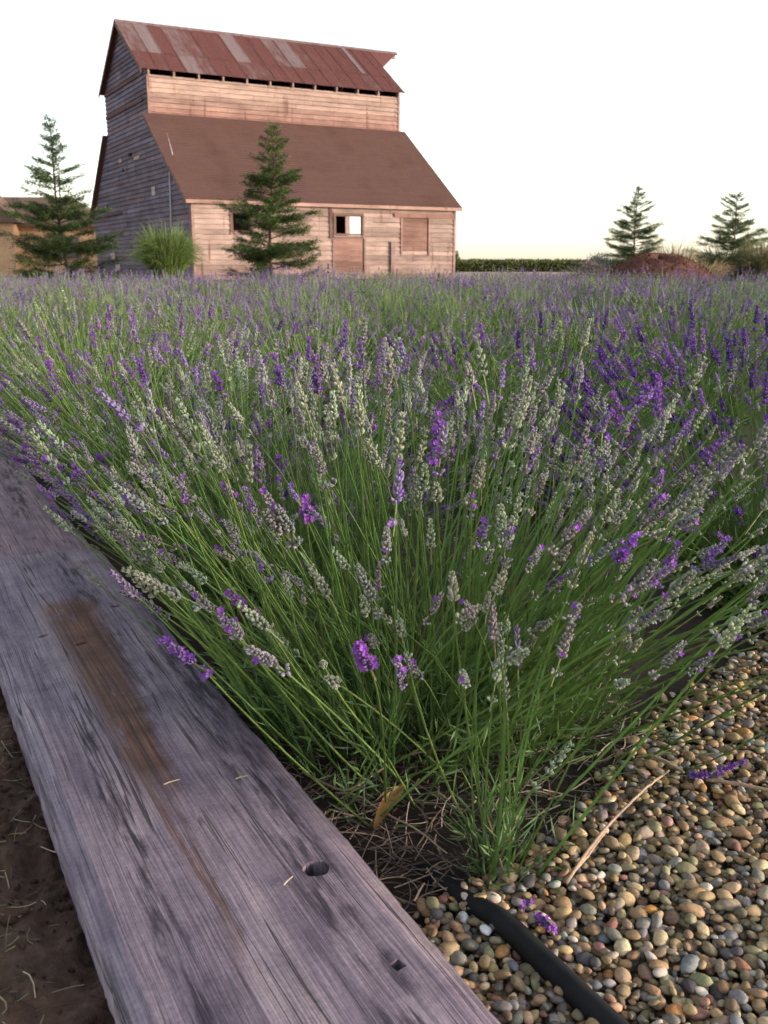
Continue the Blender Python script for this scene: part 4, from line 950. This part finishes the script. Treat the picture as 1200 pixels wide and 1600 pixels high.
# ------------------------------------------------------------------ conifers
def conifer(loc, h, rad, seed, label, dens=1.0, sparse_top=.7, fork=False, bare=.02):
    r = np.random.default_rng(seed); e = empty('conifer_tree', loc); tag(e, label, 'tree', 'young conifers around the barn')
    lean = r.normal(0, .02, 2)
    axis = lambda z: np.array([lean[0] * z + .04 * math.sin(z * 1.3 + seed), lean[1] * z + .03 * math.cos(z * 1.7), z])
    m = MB(); zs = np.linspace(0, h, 12); m.tube(np.array([axis(z) for z in zs]), np.interp(zs, [0, h], [.026 * h / 2, .008]), 7)
    if fork: z2 = np.linspace(.45 * h, .74 * h, 6); m.tube(np.array([axis(z) + [.10 + .16 * (z / h - .45), 0, 0] for z in z2]), np.linspace(.03, .008, 6), 6)
    obj('trunk', m.mesh('trunk', M_BARK, True), e)
    bm_ = MB(); TP, TD, TL, TS = [], [], [], []
    nb = int(125 * dens); prevp = 0
    for b in range(nb):
        u = (b + r.uniform(0, .9)) / nb; z = h * (bare + (.985 - bare) * u ** 1.15)
        # whorled layers leave gaps between tiers
        z += .16 * math.sin(z * 7.3 + seed) * (1 - u) + r.normal(0, .04)
        prof = min(.98, 1.30 * (1 - u) ** .85 + .07) if u > .10 else .80 + 1.8 * u
        ll = rad * prof * np.clip(r.normal(.88, .26), .35, 1.35)
        if u > sparse_top and r.random() < .35: ll *= .35
        ph = prevp + 2.4 + r.normal(0, .6); prevp = ph
        el0 = np.interp(u, [0, .5, 1], [-.08, .14, .75]) + r.normal(0, .20)
        p = axis(z); d = np.array([math.cos(ph) * math.cos(el0), math.sin(ph) * math.cos(el0), math.sin(el0)])
        tipd = np.array([math.cos(ph), math.sin(ph), np.interp(u, [0, .5, 1], [.28, .22, .6])])
        C = bez(p, p + d * ll * .55, p + d * ll * .5 + unit(tipd) * ll * .5, 7); C[1:] += r.normal(0, .02, (6, 3)) * ll
        bm_.tube(C, np.linspace(.011 + .006 * ll, .003, 7), 4, cap=False)
        nt = int(max(3, ll / .030)); sp = (1.0 if u < sparse_top else .6)
        for k in range(nt):
            t = np.clip(.16 + .84 * (k + r.random()) / nt, 0, 1)
            if r.random() > sp * .95: continue
            q = C[min(5, int(t * 6))] + (C[min(6, int(t * 6) + 1)] - C[min(5, int(t * 6))]) * (t * 6 % 1)
            bd_ = unit(C[-1] - C[0]); side = unit(np.cross(bd_, [0, 0, 1.0])) * (1 if k % 2 else -1)
            td = unit(bd_ * r.uniform(.5, 1.0) + side * r.uniform(.3, 1.0) * (1 - .5 * t) + np.array([0, 0, r.normal(.04, .16)]))
            TP.append(q); TD.append(td); TL.append((.12 + .34 * ll * (1 - t * .6)) * r.uniform(.55, 1.15)); TS.append(u)
    obj('branches', bm_.mesh('branches', M_BARK, True), e)
    TP, TD, TL, TS = map(np.array, (TP, TD, TL, TS)); nl = 24; n = len(TP)
    tt = np.linspace(.05, 1, nl)[None, :, None] + r.normal(0, .03, (n, nl, 1)); P = TP[:, None] + TD[:, None] * TL[:, None, None] * tt; P[..., 2] -= .12 * TL[:, None] * tt[..., 0] ** 2
    P = P + r.normal(0, .026, P.shape)
    s = unit(np.cross(TD, [0, 0, 1.0]))[:, None] * np.where(np.arange(nl) % 2, 1, -1)[None, :, None]
    LD = unit(TD[:, None] * r.uniform(.5, 1.1, (n, nl, 1)) + s * r.uniform(.4, 1.0, (n, nl, 1)) + r.normal(0, .28, (n, nl, 3)))
    P = P.reshape(-1, 3); LD = LD.reshape(-1, 3); N = len(P)
    V, T = leaf_arrays(P, LD, np.cross(LD, [0, 0, 1.0]) + r.normal(0, .35, (N, 3)), r.uniform(.045, .095, N), r.uniform(.013, .028, N), .2)
    fresh = np.repeat(r.random(n) < .28, nl)
    c = np.where(fresh[:, None], [.140, .205, .050], [.064, .102, .034]) * r.uniform(.6, 1.4, (N, 1))
    obj('crown', make_mesh('crown', V, T, np.repeat(c, 4, 0), M_NEEDLE), e)
    return e
conifer((-2.98, 26, -.03), 4.02, 1.12, 3, 'dark green young conifer standing before the front wall of barn', 1.15, .72, bare=.03)
conifer((-8.85, 27.6, -.03), 4.40, 1.42, 8, 'tall thin-topped conifer before the tan house left of barn', 1.1, .55, True, .03)
conifer((11.55, 46, -.03), 4.05, 1.40, 14, 'bare-looking conifer behind the red mulch mound', .95, .62, bare=.05)
conifer((16.1, 46, -.03), 3.75, 1.65, 37, 'sparse conifer at the right edge beyond the mulch mound', .95, .62, bare=.05)

# ------------------------------------------------------------------ grasses, shrubs, hedge, mound, house
def grass_clump(name, loc, h, spread, n, cols, label, cat, seed, w=.012, group=None, base=.25, droop=.35):
    r = np.random.default_rng(seed); e = empty(name, loc); tag(e, label, cat, group)
    a = r.uniform(0, 6.28, n); rr = np.sqrt(r.uniform(0, 1, n)); hh = h * r.uniform(.55, 1.08, n)
    out = spread * r.uniform(.1, 1.0, n) ** .8
    B = np.stack([np.cos(a) * rr * base, np.sin(a) * rr * base, 0 * a], 1)
    Mi = B + np.stack([np.cos(a) * out * .25, np.sin(a) * out * .25, hh * .85], 1) + r.normal(0, .04 * h, (n, 3))
    Tp = B + np.stack([np.cos(a) * out, np.sin(a) * out, hh * (1 - droop * (out / spread) ** 2)], 1) + r.normal(0, .05 * h, (n, 3))
    V, Q, k = strips(B, Mi, Tp, w * r.uniform(.6, 1.3, n), 6)
    c = np.array(cols)[r.integers(len(cols), size=n)] * r.uniform(.6, 1.35, (n, 1))
    tag(obj('blades', make_mesh('blades', V, Q, np.repeat(c, k, 0), M_BLADE), e), kind='stuff')
    m = MB(); nn = 12; th = np.linspace(0, 2 * np.pi, nn, endpoint=False)
    V = [(0, 0, .12 * h)] + [(math.cos(t) * base * .8, math.sin(t) * base * .8, 0) for t in th]; m.add(V, [(0, i + 1, (i + 1) % nn + 1) for i in range(nn)]); obj('crown', m.mesh('crown', M_BARK), e)
    return e
GREENS = [(.13, .20, .045), (.16, .24, .06), (.10, .16, .04), (.20, .24, .09)]
DRY = [(.36, .27, .15), (.28, .20, .11), (.42, .33, .20), (.20, .17, .08)]
grass_clump('ornamental_grass', (-7.25, 33.0, -.03), 1.95, 1.05, 2600, GREENS, 'big green fountain grass at the corner of barn', 'grass clump', 3, .022, None, .45, .55)
# shrubs
def shrub(name, loc, rx, ry, rz, n, cols, label, seed, ls=.07, lw=.035, cat='shrub', group=None, trunk=True):
    r = np.random.default_rng(seed); e = empty(name, loc); tag(e, label, cat, group)
    nb = 16; cen = r.normal(0, 1, (nb, 3)); cen = unit(cen) * r.uniform(.2, .72, (nb, 1)) * [rx, ry, rz]; cen[:, 2] = np.abs(cen[:, 2]) + .25 * rz
    cr = r.uniform(.26, .48, nb) * min(rx, rz)
    k = r.integers(nb, size=n); d = unit(r.normal(size=(n, 3))); P = cen[k] + d * cr[k][:, None] * r.uniform(.45, 1.1, (n, 1)); P[:, 2] = np.maximum(P[:, 2], .05)
    LD = unit(d + r.normal(0, .6, (n, 3)) + [0, 0, .3]); V, T = leaf_arrays(P, LD, r.normal(size=(n, 3)), ls * r.uniform(.6, 1.4, n), lw * r.uniform(.6, 1.4, n))
    c = np.array(cols)[r.integers(len(cols), size=n)] * r.uniform(.6, 1.3, (n, 1))
    obj('foliage', make_mesh('foliage', V, T, np.repeat(c, 4, 0), M_NEEDLE), e)
    m = MB()
    for q in cen[:8]: m.tube(bez((0, 0, 0), (q[0] * .3, q[1] * .3, q[2] * .6), q, 5), np.linspace(.03, .008, 5), 5)
    obj('stems', m.mesh('stems', M_BARK), e)
    return e
shrub('grey_shrub', (8.9, 41, -.03), .95, .7, 1.15, 2600, [(.10, .115, .11), (.07, .09, .075), (.13, .14, .15)], 'grey green shrub at the foot of the conifer beyond the mound', 31)
shrub('far_bush', (5.25, 72, -.03), .55, .6, 1.6, 1500, [(.10, .11, .05), (.14, .13, .06)], 'round bush just past the right corner of barn', 34, .13, .07)
grass_clump('dry_grass', (9.75, 33.2, -.03), 1.42, .75, 500, DRY + [(.14, .16, .06)] * 2, 'dry feathery grass clump behind the top of mulch mound', 'grass clump', 5, .022, 'dry grass clumps near the mound', .5, .4)
grass_clump('dry_grass', (10.35, 32.0, -.03), 0.85, .9, 600, DRY, 'straw coloured dry grass at the right end of mulch mound', 'grass clump', 6, .020, 'dry grass clumps near the mound', .5, .6)
grass_clump('dry_grass', (14.25, 37.2, -.03), 1.6, 1.0, 1300, [(.13, .15, .055), (.20, .19, .08), (.28, .23, .12)], 'tall olive grass clump at the right edge of the picture', 'grass clump', 9, .025, 'dry grass clumps near the mound', .6, .5)
grass_clump('dry_grass', (13.1, 38.2, -.03), 1.35, 1.1, 1100, [(.07, .09, .035), (.10, .11, .045)], 'dark green grass clump under the sparse right conifer', 'grass clump', 10, .03, 'dry grass clumps near the mound', .6, .5)
# heap of pale brush beside the grey shrub
def brush(name, loc, rx, ry, rz, n, cols, label, seed):
    r = np.random.default_rng(seed); e = empty(name, loc); tag(e, label, 'brush heap')
    u = r.normal(0, .45, (n, 2)); u = np.clip(u, -1, 1); z = rz * np.exp(-(u ** 2).sum(1) * 1.6) * r.uniform(.2, 1, n); P = np.stack([u[:, 0] * rx, u[:, 1] * ry, z], 1)
    d = unit(r.normal(size=(n, 3)) * [1, 1, .35]); l = r.uniform(.15, .6, n); tip = P + d * l[:, None]; tip[:, 2] = np.abs(tip[:, 2])
    V, Q, k = strips(P, (P + tip) / 2 + r.normal(0, .04, (n, 3)), tip, .022 * r.uniform(.5, 1.4, n), 4)
    c = np.array(cols)[r.integers(len(cols), size=n)] * r.uniform(.6, 1.3, (n, 1))
    tag(obj('twigs', make_mesh('twigs', V, Q, np.repeat(c, k, 0), M_BLADE), e), kind='stuff')
brush('brush_heap', (8.25, 40.0, -.03), 1.0, .8, .85, 900, [(.28, .22, .18), (.20, .16, .15), (.33, .28, .22), (.15, .12, .11)], 'low heap of pale dry brush left of the grey green shrub', 3)
# mulch mound
e = empty('mulch_mound', (8.35, 30.2, -.045)); tag(e, 'reddish brown mound of bark mulch behind the lavender field', 'mound')
th = np.linspace(0, 2 * np.pi, 64, endpoint=False); rr = np.linspace(0, 1, 22); Vm = [];
for q in rr:
    for t in th:
        x = q * math.cos(t) * 2.15; y = q * math.sin(t) * 1.7; prof_ = (1 - q ** 2.0) ** 1.25
        sk = 1 + .12 * math.sin(2 * t + 1)
        z = .90 * prof_ * sk + .20 * float(vnoise(np.array([x]), np.array([y]), 1.6, 91, 4)[0]) * (1 - q ** 4)
        Vm.append((x, y, z))
Fm = [[i * 64 + j, i * 64 + (j + 1) % 64, (i + 1) * 64 + (j + 1) % 64, (i + 1) * 64 + j][::-1] for i in range(21) for j in range(64)]
m = MB(); m.add(Vm, [f[::-1] for f in Fm]); obj('heap', m.mesh('heap', M_MULCH, True), e)
r = np.random.default_rng(77); n = 5000; q = np.sqrt(r.uniform(0, 1, n)) * .98; t = r.uniform(0, 6.28, n)
x = q * np.cos(t) * 2.15; y = q * np.sin(t) * 1.7; z = .90 * (1 - q ** 2) ** 1.25 * (1 + .12 * np.sin(2 * t + 1)) + .20 * vnoise(x, y, 1.6, 91, 4) * (1 - q ** 4)
d = unit(r.normal(size=(n, 3)) * [1, 1, .6]); V, T = leaf_arrays(np.stack([x, y, z], 1), d, r.normal(size=(n, 3)), r.uniform(.04, .13, n), r.uniform(.015, .04, n), .1)
c = np.array([(1, 1, 1), (1.7, 1.3, 1.1), (.6, .6, .6), (1.4, 1.0, .8)])[r.integers(4, size=n)]
tag(obj('bark_chips', make_mesh('bark_chips', V, T, np.repeat(c, 4, 0), M_MULCH), e), kind='stuff')
# low green hedge far behind
e = empty('vine_hedge', (12.5, 67, -.045)); tag(e, 'long low clipped row of green vines on the horizon', 'hedge')
r = np.random.default_rng(55); n = 16000; x = r.uniform(-9.5, 9.5, n); top_ = .92 + .09 * vnoise(x, 0 * x, 1.3, 14, 3); zz_ = top_ * r.uniform(.06, 1, n) ** .55; y = r.normal(0, .28, n)
P = np.stack([x, y, zz_], 1); LD = unit(r.normal(size=(n, 3)) + [0, 0, .5]); V, T = leaf_arrays(P, LD, r.normal(size=(n, 3)), r.uniform(.07, .17, n), r.uniform(.05, .11, n))
c = np.array([(.13, .16, .035), (.17, .20, .05), (.09, .12, .03)])[r.integers(3, size=n)] * r.uniform(.7, 1.3, (n, 1))
obj('foliage', make_mesh('foliage', V, T, np.repeat(c, 4, 0), M_NEEDLE), e)
m = MB(); m.box(-9.4, 9.4, -.16, .16, .15, .72, (.35, .42, .2)); obj('inner_growth', m.mesh('inner_growth', M_BARK), e)
# tan house at the left
hs_ = empty('tan_house', (-21.0, 60, -.045), R(6)); tag(hs_, 'low tan house with brown hip roof behind the left conifer', 'house')
m = MB(); m.box(-9, 3.9, 0, 7, 0, 3.1); obj('wall', m.mesh('wall', M_STUCCO), hs_)
m = MB(); V = [(-9.5, -.5, 3.0), (4.4, -.5, 3.0), (4.4, 7.5, 3.0), (-9.5, 7.5, 3.0), (-6.5, 3.5, 4.75), (1.6, 3.5, 4.75), (-9.5, -.5, 2.82), (4.4, -.5, 2.82), (4.4, 7.5, 2.82), (-9.5, 7.5, 2.82)]
m.add(V, [(0, 1, 5, 4), (1, 2, 5), (2, 3, 4, 5), (3, 0, 4), (0, 6, 7, 1), (1, 7, 8, 2), (2, 8, 9, 3), (3, 9, 6, 0), (6, 9, 8, 7)]); rf = obj('roof', m.mesh('roof', M_HROOF), hs_)
m = MB(); V = [(-6.4, -1.8, 3.0), (-.35, -1.8, 3.0), (-3.4, -1.8, 5.35), (-6.4, 3.5, 3.0), (-.35, 3.5, 3.0), (-3.4, 3.5, 5.35)]; m.add(V, [(0, 1, 2), (1, 4, 5, 2), (0, 2, 5, 3), (3, 5, 4), (0, 3, 4, 1)]); obj('gable_roof', m.mesh('gable_roof', M_HROOF), rf)
m = MB(); m.box(-5.9, -.9, -1.4, -.01, 0, 2.99); obj('porch_wall', m.mesh('porch_wall', M_STUCCO), hs_)
for x0 in (1.2,):
    m = MB(); m.box(x0, x0 + 1.3, -.03, -.002, 1.0, 2.2); w_ = obj('window', m.mesh('window', M_GLASS), hs_)
    m = MB(); m.box(x0 - .1, x0 - .002, -.06, -.002, .9, 2.3); m.box(x0 + 1.302, x0 + 1.4, -.06, -.002, .9, 2.3); m.box(x0, x0 + 1.3, -.06, -.002, 2.202, 2.3); m.box(x0, x0 + 1.3, -.06, -.002, .9, .998); obj('frame', m.mesh('frame', M_TRIM), w_)
print('lavender copies', cnt, 'pebbles', len(peb))
